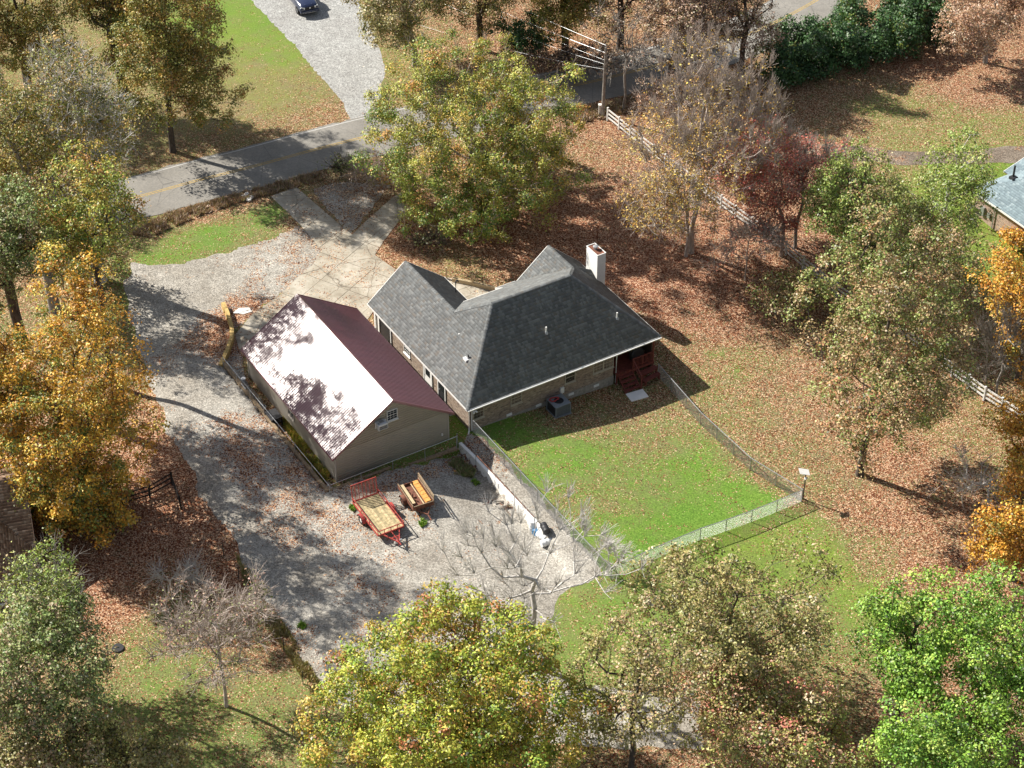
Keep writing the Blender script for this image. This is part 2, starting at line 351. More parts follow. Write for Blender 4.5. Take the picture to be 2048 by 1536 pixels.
GP = [[float(t) for t in r.split()] for r in """470 940 0 0 .55 .5;520 1000 0 0 .4 .5;480 900 0 0 .55 .5;600 1080 0 0 .35 .5;690 1060 0 0 .35 .4;740 1000 0 0 .2 .3;400 800 0 0 -.3 .3;420 1000 0 0 -.5 .3;460 660 0 0 .95 .6;430 640 0 0 .6 .5;480 620 0 0 .9 .6;530 1150 0 0 -.4 .3;400 600 0 0 -.5 .2;330 640 0 0 -.4 .2;850 1100 0 0 -.12 .2;960 1000 0 0 -.25 .2;1000 1100 0 0 -.15 .3;700 1200 0 0 .15 .5;620 1220 0 0 -.2 .4;640 1300 0 0 -.1 .4;580 1290 0 0 .3 .5;1120 1150 0 0 -.4 .1;540 560 0 0 .2 .4;460 545 0 0 -.1 .3;620 500 0 0 .3 .3;700 410 0 0 .35 .2;650 60 0 0 -.6 .1;700 190 0 0 -.4 .2;740 230 0 0 -.1 .3;960 1180 0 0 -.2 .3;800 1150 0 0 0 .4;560 1180 0 0 -.4 .4;1250 1440 0 0 -.2 .3;1900 310 0 0 -.1 .3;1700 300 0 0 .2 .4;940 880 0 0 .5 .5;700 960 0 0 .4 .4;380 960 0 0 -.3 .4""".split(';')]
def field(x, y, cps):
    c = np.array([[*at0(r[0], r[1])[:2], *r[2:]] for r in cps])
    num = np.zeros((len(x), 4)); den = np.zeros(len(x))
    for r in c:
        q = 1/(((x-r[0])**2+(y-r[1])**2)+.6)**2
        den += q; num += q[:, None]*r[2:6]
    return num/den[:, None]
def wob(x, y, amp, f, seed=0.):
    return amp*(np.sin(x*f+1.3+seed)*np.cos(y*f*1.27+.7*seed)+.6*np.sin(x*f*2.3+y*f*1.9+seed*2)+.35*np.sin(x*f*5.1-y*f*4.3+seed)*np.cos(y*f*3.7))
def grid_sheet(name, mat, lift, pts=None, box=None, step=.4, amp=.25, freq=1.1, cps=CP, label=None):
    if pts is not None:
        P = np.array(pts); box = (P[:, 0].min()-1, P[:, 0].max()+1, P[:, 1].min()-1, P[:, 1].max()+1)
    x0, x1, y0, y1 = [round(b/step)*step for b in box]
    nx, ny = int(round((x1-x0)/step))+1, int(round((y1-y0)/step))+1
    X, Y = np.meshgrid(x0+np.arange(nx)*step, y0+np.arange(ny)*step); X = X.ravel(); Y = Y.ravel()
    idx = np.arange(nx*ny).reshape(ny, nx)
    F = np.stack([idx[:-1, :-1], idx[:-1, 1:], idx[1:, 1:], idx[1:, :-1]], -1).reshape(-1, 4)
    if pts is not None:
        fn = lambda a, b: sdf(a, b, pts)+wob(a, b, amp, freq, len(name))
        d = fn(X, Y); F = F[(d[F] < 0).sum(1) >= 2]
        used = np.unique(F); m = np.full(nx*ny, -1); m[used] = np.arange(len(used)); F = m[F]; X, Y, d = X[used], Y[used], d[used]
        out = d > 0
        for _ in range(3):
            gx = (fn(X[out]+.02, Y[out])-fn(X[out]-.02, Y[out]))/.04; gy = (fn(X[out], Y[out]+.02)-fn(X[out], Y[out]-.02))/.04
            dd = fn(X[out], Y[out]); g2 = np.maximum(gx*gx+gy*gy, .3)
            X[out] -= np.clip(dd*gx/g2, -.3, .3); Y[out] -= np.clip(dd*gy/g2, -.3, .3)
    at_ = field(X, Y, cps); Z = H(X, Y)+lift
    me = npmesh(name, np.stack([X, Y, Z], 1), F, mat, {k: ('FLOAT', at_[:, i]) for i, k in enumerate(('green', 'yellow', 'leafy', 'red'))}, smooth=True)
    o = link(name, me); o['kind'] = 'structure'
    if label: o['label'] = label
    return o
grid_sheet('ground', mat_ground, 0., box=(-61, 61, -46, 82), step=.4)
far = MB()
for b in ((-900, -61, -900, 900), (61, 900, -900, 900), (-61, 61, -900, -46), (-61, 61, 82, 900)): far.add([(b[0], b[2], 0), (b[1], b[2], 0), (b[1], b[3], 0), (b[0], b[3], 0)], [(0, 1, 2, 3)])
link('land', far.mesh('land', simple('far_leaf_litter', (.2, .15, .08), .95, .1, var=.4, scale=3)))['kind'] = 'structure'
DRIVE = poly([(250, 560), (262, 528), (330, 530), (400, 520), (470, 500), (560, 470), (598, 452), (640, 480), (650, 520), (600, 560), (545, 600), (470, 660), (500, 780), (670, 985), (780, 955), (915, 900), (935, 870), (965, 880), (1080, 990), (1215, 1150), (1170, 1165), (1120, 1190), (1070, 1290), (1150, 1370), (1400, 1400), (1400, 1500), (1100, 1490), (800, 1480), (690, 1420), (655, 1400), (610, 1330), (560, 1250), (505, 1180), (478, 1110), (420, 1020), (385, 960), (330, 850), (290, 740), (255, 620)])
grid_sheet('gravel_drive', mat_gravel, .004, DRIVE, amp=.2, cps=GP)
grid_sheet('gravel_wedge', mat_gravel, .004, poly([(620, 378), (690, 362), (780, 372), (700, 470)]), amp=.1, cps=GP)
grid_sheet('pale_gravel_driveway', mat_gravel_pale, .004, poly([(470, -120), (500, 0), (545, 45), (600, 105), (650, 165), (690, 210), (702, 250), (752, 240), (765, 170), (770, 130), (748, 70), (722, 10), (712, -120)]), amp=.1, cps=GP)
grid_sheet('dirt_track', mat_dirt, .004, poly([(1600, 285), (1700, 290), (1800, 302), (1900, 305), (2150, 280), (2150, 322), (1920, 328), (1820, 330), (1700, 322), (1600, 318)]), amp=.12, cps=GP)
# road: centreline in plan, sheet of constant width
RC = [at0(*p)[:2] for p in ((-260, 560), (0, 478), (180, 420), (310, 385), (400, 360), (500, 335), (640, 297), (755, 268), (930, 226), (1100, 183), (1240, 150), (1400, 105), (1550, 45), (1680, -30), (1800, -130))]
def smooth_line(P, n=8):
    P = [np.array(p) for p in P]; out = []
    for i in range(len(P)-1):
        a, b, c, d = P[max(i-1, 0)], P[i], P[i+1], P[min(i+2, len(P)-1)]
        for k in range(n):
            t = k/n; out.append(.5*((2*b)+(c-a)*t+(2*a-5*b+4*c-d)*t*t+(3*b-a-3*c+d)*t**3))
    return np.array(out+[P[-1]])
RL = smooth_line(RC); RT = np.gradient(RL, axis=0); RT /= np.linalg.norm(RT, axis=1)[:, None]; RN = np.stack([-RT[:, 1], RT[:, 0]], 1)
def ribbon(name, a, b, z, mat, jag=0.):
    rng = np.random.default_rng(3)
    ja = rng.normal(0, jag, len(RL)); jb = rng.normal(0, jag, len(RL))
    vs = np.concatenate([np.c_[RL+RN*(a+ja)[:, None], np.full(len(RL), z)], np.c_[RL+RN*(b+jb)[:, None], np.full(len(RL), z)]]); n = len(RL)
    o = link(name, npmesh(name, vs, np.array([(i, i+1, n+i+1, n+i) for i in range(n-1)]), mat)); o['kind'] = 'structure'; return o
ribbon('road', -3.35, 3.3, .03, asphalt, .07)
for nm, a, b, m in (('road_centre_line', .07, .16, line_yellow), ('road_centre_line', -.16, -.07, line_yellow), ('road_edge_line', 2.95, 3.04, line_white)): ribbon(nm, a, b, .034, m)
# concrete drive cut into slabs
def slabs(name, pxs, dirs, spacing, parent_name, label):
    root = tag(bpy.data.objects.new(parent_name, None), label, None, None, 'structure'); COL.objects.link(root)
    bm = bmesh.new(); bm.faces.new([bm.verts.new((*p, 0)) for p in poly(pxs)])
    for d, sp, off in zip(dirs, spacing, (0.3, 1.1)):
        n = Vector((-d[1], d[0], 0))
        for k in range(-14, 15):
            bmesh.ops.bisect_plane(bm, geom=bm.verts[:]+bm.edges[:]+bm.faces[:], plane_co=n*(k*sp+off), plane_no=n)
    polys = [[v.co.copy() for v in f.verts] for f in bm.faces]; bm.free()
    for pl in polys:
        c = sum(pl, Vector())/len(pl); A = abs(sum((pl[i].x*pl[(i+1) % len(pl)].y-pl[(i+1) % len(pl)].x*pl[i].y) for i in range(len(pl))))/2
        if A < .15: continue
        dz = random.uniform(-.006, .006); q = []
        for p in pl: e = p-c; q.append(p-e.normalized()*.025)
        hs = [float(H(p.x, p.y)) for p in q]; n = len(q)
        mb = MB().add([(p.x, p.y, h-.05) for p, h in zip(q, hs)]+[(p.x, p.y, h+.035+dz) for p, h in zip(q, hs)], [tuple(range(n))[::-1], tuple(range(n, 2*n))]+[(i, (i+1) % n, n+(i+1) % n, n+i) for i in range(n)])
        mb.build(name, mat_concrete, root)
d1 = np.array([math.cos(-.55), math.sin(-.55)]); d2 = np.array([math.cos(1.02), math.sin(1.02)])
slabs('concrete_slab', [(541, 393), (592, 374), (650, 424), (704, 470), (735, 440), (785, 395), (800, 385), (822, 408), (806, 432), (766, 485), (750, 510), (775, 528), (800, 545), (770, 590), (735, 640), (742, 660), (716, 640), (600, 595), (520, 670), (500, 690), (478, 700), (470, 670), (505, 628), (560, 590), (590, 560), (625, 530), (643, 500), (600, 450), (570, 420)], (d1, d2), (3.1, 2.7), 'concrete_driveway', 'forked concrete driveway of cracked slabs')
slabs('paving_slab', [(868, 548), (1000, 582), (1000, 640), (905, 640), (850, 560)], (U, V), (1.1, 1.1), 'courtyard_paving', 'pale concrete paving in the courtyard between the house wings')

# ------------------------------------------------------------------ roofs of shingle courses
def shingles(name, pts, updir, mat, parent, expo=.21, tab=.24, th_=.022, seed=1, lift=.03):
    """courses of separate tabs over a planar polygon; updir = horizontal upslope direction (a, b)"""
    P = [Vector(p) for p in pts]; n = (P[1]-P[0]).cross(P[-1]-P[0])
    for i in range(1, len(P)-1):
        if n.length < 1e-3: n = (P[i+1]-P[i]).cross(P[i-1]-P[i])
    n.normalize(); n = -n if n.z < 0 else n
    ud = Vector((updir[0], updir[1], 0)); s = (ud-n*ud.dot(n)).normalized(); e = s.cross(n); o = P[0]
    q = [((p-o).dot(e), (p-o).dot(s)) for p in P]; r = random.Random(seed)
    y0, y1 = min(t[1] for t in q), max(t[1] for t in q); vs = []; fs = []; tone = []
    k = 0; y = y0
    while y < y1-.02:
        ye = min(y+expo, y1); ym = (y+ye)/2; xs = []
        for i in range(len(q)):
            (xa, ya), (xb, yb) = q[i], q[(i+1) % len(q)]
            if (ya > ym) != (yb > ym): xs.append(xa+(ym-ya)/(yb-ya)*(xb-xa))
        xs.sort()
        for j in range(0, len(xs)-1, 2):
            x = xs[j]-r.random()*tab*.8
            while x < xs[j+1]:
                wd = tab*r.uniform(.45, 1.35); xa, xb = max(x, xs[j]), min(x+wd, xs[j+1]); x += wd
                if xb-xa < .02: continue
                t = th_*r.uniform(.7, 1.15); i0 = len(vs)
                for (xx, yy, zz) in ((xa, y, t), (xb, y, t), (xb, ye+.01, .006), (xa, ye+.01, .006), (xa, y, 0), (xb, y, 0)):
                    vs.append(o+e*xx+s*yy+n*(zz+lift))
                fs += [(i0, i0+1, i0+2, i0+3), (i0+4, i0+5, i0+1, i0)]
                # occasional same tone runs, like laminated shingles; butt foot darkest, a painted course shadow
                tn = r.random(); tone += [tn]*4+[0, 0]
        y += expo; k += 1
    me = npmesh(name, [tuple(v) for v in vs], np.array(fs), mat, {'tone': ('FLOAT', tone)})
    ob = link(name, me, parent); ob['kind'] = 'stuff'
    dk = MB(); m = len(P); dk.add([p+n*.02 for p in P]+[p-n*.06 for p in P], [tuple(range(m)), tuple(range(2*m-1, m-1, -1))]+[(i, m+i, m+(i+1) % m, (i+1) % m) for i in range(m)])
    dk.build('roof_deck', mat_deck, parent)
mat_deck = simple('roof_underlay', (.1, .1, .1), .9, .1)
def cap(p, q, parent, mat, wd=.3, name='ridge_cap', seed=3):
    p, q = Vector(p), Vector(q); L = (q-p).length; n = max(1, int(L/.24)); d = (q-p)/n
    side = d.cross(Vector((0, 0, 1))).normalized(); up = side.cross(d).normalized(); r = random.Random(seed); vs = []; fs = []; tone = []
    for i in range(n):
        a = p+d*i; b = p+d*(i+1.04); hh = .075; i0 = len(vs)
        for c, t in ((a, .075), (b, .055)):
            vs += [c-side*wd/2-up*.05+up*.04, c+up*t+up*.02, c+side*wd/2-up*.05+up*.04]
        fs += [(i0, i0+1, i0+4, i0+3), (i0+1, i0+2, i0+5, i0+4)]; tone += [r.random()]*6
    ob = link(name, npmesh(name, [tuple(v) for v in vs], np.array(fs), mat, {'tone': ('FLOAT', tone)}), parent); ob['kind'] = 'stuff'
def window(parent, o, ax, out, w_, h_, cols=3, rows=2, frame=white_paint, name='window', fw=.045, sash=True):
    """window with its lower left corner at o, ax = direction along the wall, out = outward normal"""
    o, ax, out = Vector(o), Vector(ax), Vector(out); z = Vector((0, 0, 1)); f = MB()
    for a, b in ((o, o+z*h_), (o+ax*w_, o+ax*w_+z*h_)): f.bar(a, b, fw, .09, up=out)
    for a, b in ((o-z*.01, o+ax*w_-z*.01), (o+z*(h_+.01), o+ax*w_+z*(h_+.01))): f.bar(a-ax*fw/2, b+ax*fw/2, .1, fw+.01)
    ob = f.build(name, frame, parent)
    g = MB(); g.bar(o+z*h_/2-out*.01, o+ax*w_+z*h_/2-out*.01, .02, h_); g.build('pane', glass, ob)
    m = MB()
    for i in range(1, cols): m.bar(o+ax*w_*i/cols+out*.012, o+ax*w_*i/cols+out*.012+z*h_, .012, .018, up=out)
    for i in range(1, rows*2): m.bar(o+out*.013+z*h_*i/(rows*2), o+out*.013+ax*w_+z*h_*i/(rows*2), .018, .04 if i == rows and sash else .012)
    m.build('muntin', frame, ob)
    s = MB(); s.bar(o-z*.07-ax*.06+out*.04, o-z*.07+ax*(w_+.06)+out*.04, .16, .05); s.build('sill', frame, ob)
    return ob

# ------------------------------------------------------------------ the brick house
house = thing('brick_house', 'tan brick house with a weathered grey shingle hip roof and two wings', 'house', (*HOUSE, 0), YAW)
ZE = 2.448; T = .82; ZR = ZE+T*5.22
pA, pB, pC, pD = (0, 0, ZE), (16.83, 0, ZE), (12., 5.22, ZR), (5.22, 5.22, ZR)
WR0, WR1 = (3.37, 7.52, 5.21), (3.37, 15.06, 5.21); ER0, ER1 = (14.07, 8.0, 4.89), (14.07, 11.5, 4.89)
shingles('roof_slope', [pA, pB, pC, pD], (0, 1), sh_grey, house, seed=1, th_=.028, expo=.25, tab=.2)
shingles('roof_slope', [pA, pD, WR0, WR1, (0, 15.06, ZE)], (1, 0), sh_grey, house, seed=2)
shingles('roof_slope', [WR0, (5.84, 10.6, 3.18), (6.75, 10.6, 2.44), (6.75, 15.06, 2.44), WR1], (-1, 0), sh_grey, house, seed=3, th_=.015)
NV = lambda v: ZR-.66*(v-5.22)
shingles('roof_slope', [pD, pC, ER0, (11.26, 11.5, 2.585), (11.2, 11.75, NV(11.75)), (9.44, 11.75, NV(11.75)), (9.44, 10.6, 3.18), (5.84, 10.6, 3.18), WR0], (0, -1), sh_grey, house, seed=4)
shingles('roof_slope', [pB, (16.83, 11.5, ZE), ER1, ER0, pC], (-1, 0), sh_grey, house, seed=5, th_=.022)
shingles('roof_slope', [ER0, ER1, (11.26, 11.5, 2.585)], (1, 0), sh_grey, house, seed=6)
for a, b in ((pA, pD), (pD, pC), (pC, pB), (pD, WR0), (WR0, WR1), (pC, ER0), (ER0, ER1)): cap(a, b, house, sh_grey)
def fascia(p, q, parent, mat=white_paint, name='fascia', h=.17):
    p, q = Vector(p), Vector(q); MB().bar(p-Vector((0, 0, .05)), q-Vector((0, 0, .05)), .035, h).build(name, mat, parent)
eps = .03
for p, q in (((-.02, -eps, ZE), (16.85, -eps, ZE)), ((16.83+eps, 0, ZE), (16.83+eps, 11.5, ZE)), ((-eps, 0, ZE), (-eps, 15.06, ZE)), ((0, 15.1, ZE), (3.37, 15.1, 5.21)), ((3.37, 15.1, 5.21), (6.75, 15.1, 2.44)),
             ((6.78, 10.65, 2.44), (6.78, 15.06, 2.44)), ((16.83, 11.54, ZE), (14.07, 11.54, 4.89)), ((14.07, 11.54, 4.89), (11.26, 11.54, 2.585)), ((9.44, 11.79, 2.42), (11.2, 11.79, 2.42)), ((9.41, 10.6, 3.18), (9.41, 11.75, 2.42)), ((5.9, 10.64, 3.18), (9.4, 10.64, 3.18))): fascia(p, q, house)
gut = MB()
gut.prism([(0, -.05, ZE-.02), (0, -.17, ZE-.02), (0, -.15, ZE-.12), (0, -.05, ZE-.12)], (16.83, 0, 0)); gut.build('gutter', white_paint, house)
MB().box(-.01, 16.82, .01, 10.2, ZE-.16, ZE-.13).box(.0, 6.7, 10.2, 15.0, ZE-.16, ZE-.13).box(11.3, 16.82, 10.2, 11.48, ZE-.16, ZE-.13).build('soffit', white_paint, house)
wl = MB(); wl.box(.4, 12.9, .4, 10.2, -.9, ZE-.17); wl.box(12.9, 16.43, 3.1, 11.1, -1.1, ZE-.17); wl.box(.4, 6.35, 10.2, 14.7, -.4, ZE-.17)
link('brick_wall', uvcube(wl.mesh('brick_wall', brick_tan)), house)
MB().prism([(.4, 14.45, ZE-.16), (6.35, 14.45, ZE-.16), (3.37, 14.45, 4.85)], (0, .25, 0)).build('gable_wall', white_paint, house)
MB().prism([(11.6, 10.9, ZE-.16), (16.4, 10.9, ZE-.16), (14.05, 10.9, 4.5)], (0, .25, 0)).build('gable_wall', white_paint, house)
MB().box(.36, 12.94, .37, .395, -.85, .05).build('foundation', block_grey, house)
X, Y, Z = (1, 0, 0), (0, 1, 0), (0, 0, 1)
window(house, (.72, .4, .98), X, (0, -1, 0), .86, 1.1, 3, 2, tan_trim)
window(house, (3.9, .4, .98), X, (0, -1, 0), .9, 1.1, 3, 2, tan_trim)
window(house, (8.6, .4, 1.05), X, (0, -1, 0), .85, .95, 1, 1, tan_trim)
window(house, (11.1, .4, .98), X, (0, -1, 0), .85, 1.1, 3, 2, tan_trim)
window(house, (12.0, .4, .98), X, (0, -1, 0), .85, 1.1, 3, 2, tan_trim)
for a, z in ((3.5, .08), (6.05, -.1), (8.9, -.25), (11.15, -.36)):
    v_ = MB(); v_.box(a, a+.46, .33, .38, z, z+.2)
    for k in range(4): v_.box(a+.03, a+.43, .31, .335, z+.03+k*.045, z+.045+k*.045)
    v_.build('crawlspace_vent', white_paint, house)
def downspout(pts): MB().tube(pts, .055, 6).build('downspout', white_paint, house)
downspout([(13.15, -.08, ZE-.1), (13.1, .3, ZE-.4), (13.1, .33, -.62), (13.1, .1, -.7)])
downspout([(.34, .0, ZE-.1), (.3, .3, ZE-.35), (.3, .33, .15), (.12, .12, .05)])
downspout([(.75, -.1, ZE-.1), (.55, .3, ZE-.35), (.52, .33, .9), (.52, .33, .1)])
MB().box(8.15, 8.45, .26, .39, .35, .85).box(8.27, 8.33, .3, .36, -.3, .35).build('meter_box', white_paint, house)
dl = MB(); dl.box(.5, .62, -.02, .2, 2.1, 2.2).tube([(.5, -.05, 2.14), (.42, -.2, 2.08)], .07, 8).tube([(.62, -.05, 2.14), (.7, -.2, 2.08)], .07, 8); dl.build('flood_light', white_paint, house)
def door(parent, o, ax, out, w_, h_, mat, trim=white_paint, lite=True):
    o, ax, out = Vector(o), Vector(ax), Vector(out); z = Vector((0, 0, 1))
    d = MB(); d.bar(o+z*h_/2+out*.02, o+ax*w_+z*h_/2+out*.02, .06, h_); ob = d.build('door', mat, parent)
    f = MB(); f.bar(o-ax*.05+out*.03, o-ax*.05+z*h_+out*.03, .1, .1, up=out); f.bar(o+ax*(w_+.05)+out*.03, o+ax*(w_+.05)+z*h_+out*.03, .1, .1, up=out); f.bar(o-ax*.1+z*(h_+.05)+out*.03, o+ax*(w_+.1)+z*(h_+.05)+out*.03, .1, .1); f.build('door_frame', trim, ob)
    if lite: g = MB(); g.bar(o+ax*w_*.2+z*h_*.68+out*.055, o+ax*w_*.8+z*h_*.68+out*.055, .02, h_*.36); g.build('pane', glass, ob)
    k = MB(); k.tube([o+ax*w_*.9+z*h_*.46+out*.05, o+ax*w_*.9+z*h_*.46+out*.12], .035, 6); k.build('handle', galv, ob)
door(house, (.4, 12.2, .05), (0, 1, 0), (-1, 0, 0), 1.9, 2.05, dark_metal, lite=False)
door(house, (.4, 5.9, .05), (0, 1, 0), (-1, 0, 0), 1.1, 2.05, white_paint)
door(house, (.4, 3.9, .05), (0, 1, 0), (-1, 0, 0), .95, 2.05, dark_metal)
window(house, (.4, 9.2, 1.0), (0, 1, 0), (-1, 0, 0), .9, 1.05, 3, 2, white_paint)
MB().box(.28, .42, 13.9, 14.1, .05, 2.2).box(.28, .42, 14.5, 14.7, .05, 2.2).build('corner_post', white_paint, house)
# roof pipes
def pipe_vent(p, h, mat, base=True):
    m = MB(); m.tube([(p[0], p[1], p[2]), (p[0], p[1], p[2]+h)], .06, 8); ob = m.build('vent_pipe', mat, house)
    if base: MB().tube([(p[0], p[1], p[2]-.1), (p[0], p[1], p[2]+.1)], [.2, .09], 8).build('flashing', galv, ob)
pipe_vent((8.25, 2.55, ZE+T*2.55), .5, white_paint); pipe_vent((14.1, 1.9, ZE+T*1.9), .5, white_paint); pipe_vent((2.05, 3.3, ZE+T*2.05), .32, dark_metal); pipe_vent((2.6, 5.6, ZE+T*2.6), .1, white_paint, False)
MB().tube([(6.2, 12.3, 2.9), (6.2, 12.3, 3.9), (6.28, 12.3, 4.02), (6.4, 12.3, 4.0), (6.42, 12.3, 3.85)], .06, 8).build('vent_pipe', dark_metal, house)
MB().box(1.75, 2.3, 3.15, 3.6, ZE+T*2.0-.1, ZE+T*2.0+.06).build('flashing', white_paint, house)
# chimney with white siding, cricket behind it
ch = bpy.data.objects.new('chimney', None); COL.objects.link(ch); ch.parent = house
c_ = MB(); c_.box(16.4, 17.15, 8.1, 9.62, -.8, 5.1)
for k in range(28): z = 1.0+k*.145; c_.add([(16.38, 8.08, z), (17.17, 8.08, z), (17.17, 9.64, z), (16.38, 9.64, z), (16.4, 8.1, z+.14), (17.15, 8.1, z+.14), (17.15, 9.62, z+.14), (16.4, 9.62, z+.14)], [(0, 1, 5, 4), (1, 2, 6, 5), (2, 3, 7, 6), (3, 0, 4, 7)])
c_.build('siding', white_paint, ch)
MB().box(16.37, 17.18, 8.07, 8.13, 5.1, 5.17).box(16.37, 17.18, 9.59, 9.65, 5.1, 5.17).box(16.37, 16.43, 8.13, 9.59, 5.1, 5.17).box(17.12, 17.18, 8.13, 9.59, 5.1, 5.17).build('cap_rim', white_paint, ch)
MB().box(16.43, 17.12, 8.13, 9.59, 5.1, 5.13).build('chimney_cap', rust, ch)
fl = MB(); fl.tube([(16.78, 8.95, 5.13), (16.78, 8.95, 5.36)], .14, 12).tube([(16.78, 8.95, 5.36), (16.78, 8.95, 5.42), (16.78, 8.95, 5.46)], [.22, .22, .1], 12); fl.build('flue', galv, ch, smooth=True)
shingles('cricket', [(16.35, 8.1, 2.9), (16.35, 8.9, 3.35), (15.1, 8.9, 3.95), (15.1, 8.75, 3.95)], (0, 1), sh_grey, house, expo=.14, seed=8)
# porch: deck, steps, rails
dk = bpy.data.objects.new('porch_deck', None); COL.objects.link(dk); dk.parent = house
for k in range(22): MB().box(12.98, 16.4, .12+k*.135, .12+k*.135+.125, .22, .27).build('plank', deck_red, dk)
MB().box(12.98, 16.4, .06, .1, .02, .22).box(13, 13.12, .1, .2, -.9, .2).box(16.28, 16.38, .1, .2, -.9, 2.25).box(14.5, 14.6, .1, .2, -.9, .2).build('deck_frame', deck_red, dk)
for k in range(4): MB().box(13.15, 14.35, -.28*k-.26, -.28*k+.03, .27-.22*(k+1)-.05, .27-.22*(k+1)).build('step', deck_red, dk)
MB().prism([(13.1, .05, .0), (13.1, .05, .2), (13.1, -1.15, -.7), (13.1, -1.15, -.9)], (.05, 0, 0)).prism([(14.35, .05, .0), (14.35, .05, .2), (14.35, -1.15, -.7), (14.35, -1.15, -.9)], (.05, 0, 0)).build('stringer', deck_red, dk)
r_ = MB(); r_.bar((14.45, .05, 1.15), (14.45, -1.15, .35), .09, .05).bar((14.45, .05, .75), (14.45, -1.15, -.05), .05, .05)
for b in (.05, -1.15): r_.box(14.4, 14.49, b-.045, b+.045, -.9 if b < 0 else .2, 1.15 if b > 0 else .35)
r_.bar((14.45, .12, 1.15), (16.3, .12, 1.15), .09, .05).bar((14.45, .12, .45), (16.3, .12, .45), .05, .06).box(15.3, 15.39, .08, .16, .2, 1.15)
r_.build('railing', deck_red, dk)
for k in range(14): MB().box(14.6+k*.12, 14.64+k*.12, .1, .14, .45, 1.13).build('baluster', deck_red, dk)
b_ = MB(); b_.prism([(14.7, -.15, -.05), (16.35, -.1, -.05), (16.35, -.55, -.05), (15.0, -.75, -.05)], (0, 0, .06)); b_.prism([(14.75, -.75, -.38), (16.35, -.55, -.38), (16.35, -.95, -.38), (14.75, -1.15, -.38)], (0, 0, .06)); b_.box(14.9, 15.0, -.7, -.6, -.9, -.05).box(16.2, 16.3, -.5, -.4, -.9, -.05).box(16.2, 16.3, -.9, -.8, -.9, -.38).box(14.9, 15, -1.05, -.95, -.9, -.38); b_.build('bench', deck_red, dk)
MB().box(16.32, 16.4, .4, 3.1, -.9, 2.25).build('porch_screen', simple('brown_porch_boards', (.07, .045, .035), .8, .2), house)
door(house, (13.6, 3.1, .28), X, (0, -1, 0), .9, 1.95, white_paint)
# things by the house
sl = MB(); q = [(13.05, -2.15), (14.35, -2.15), (14.35, -1.2), (13.05, -1.2)]
x0, y0 = hw(13.7, -1.7); g0 = float(H(x0, y0))
t = thing('stepping_slab', 'pale concrete pad at the foot of the red porch steps', 'slab', (x0, y0, g0), YAW-.12); MB().box(-.72, .72, -.5, .5, -.03, .07).build('slab', concrete_white, t, bevel=.02)
x0, y0 = hw(15.4, 1.0)
def lump(name, mat, parent, rx, ry, rz, seed, n=2, amp=.2, z=0):
    bm = bmesh.new(); bmesh.ops.create_icosphere(bm, subdivisions=n, radius=1); r = random.Random(seed)
    for v in bm.verts: k = 1+r.uniform(-amp, amp); v.co = Vector((v.co.x*rx*k, v.co.y*ry*k, (v.co.z+1)*rz*k+z))
    me = bpy.data.meshes.new(name); bm.to_mesh(me); bm.free(); me.materials.append(mat)
    return link(name, me, parent)
t = thing('covered_grill', 'barbecue under a black cover behind the porch railing', 'grill', (x0, y0, .27), YAW)
g_ = MB(); g_.prism([(-.55, -.28, .15), (.55, -.28, .15), (.6, -.25, .7), (.35, -.2, 1.0), (-.35, -.2, 1.0), (-.6, -.25, .7)], (0, .5, 0)); g_.build('cover', dark_metal, t, bevel=.06)
MB().box(-.5, -.44, -.2, -.14, 0, .15).box(.44, .5, -.2, -.14, 0, .15).box(-.5, -.44, .1, .16, 0, .15).box(.44, .5, .1, .16, 0, .15).build('leg', dark_metal, t)
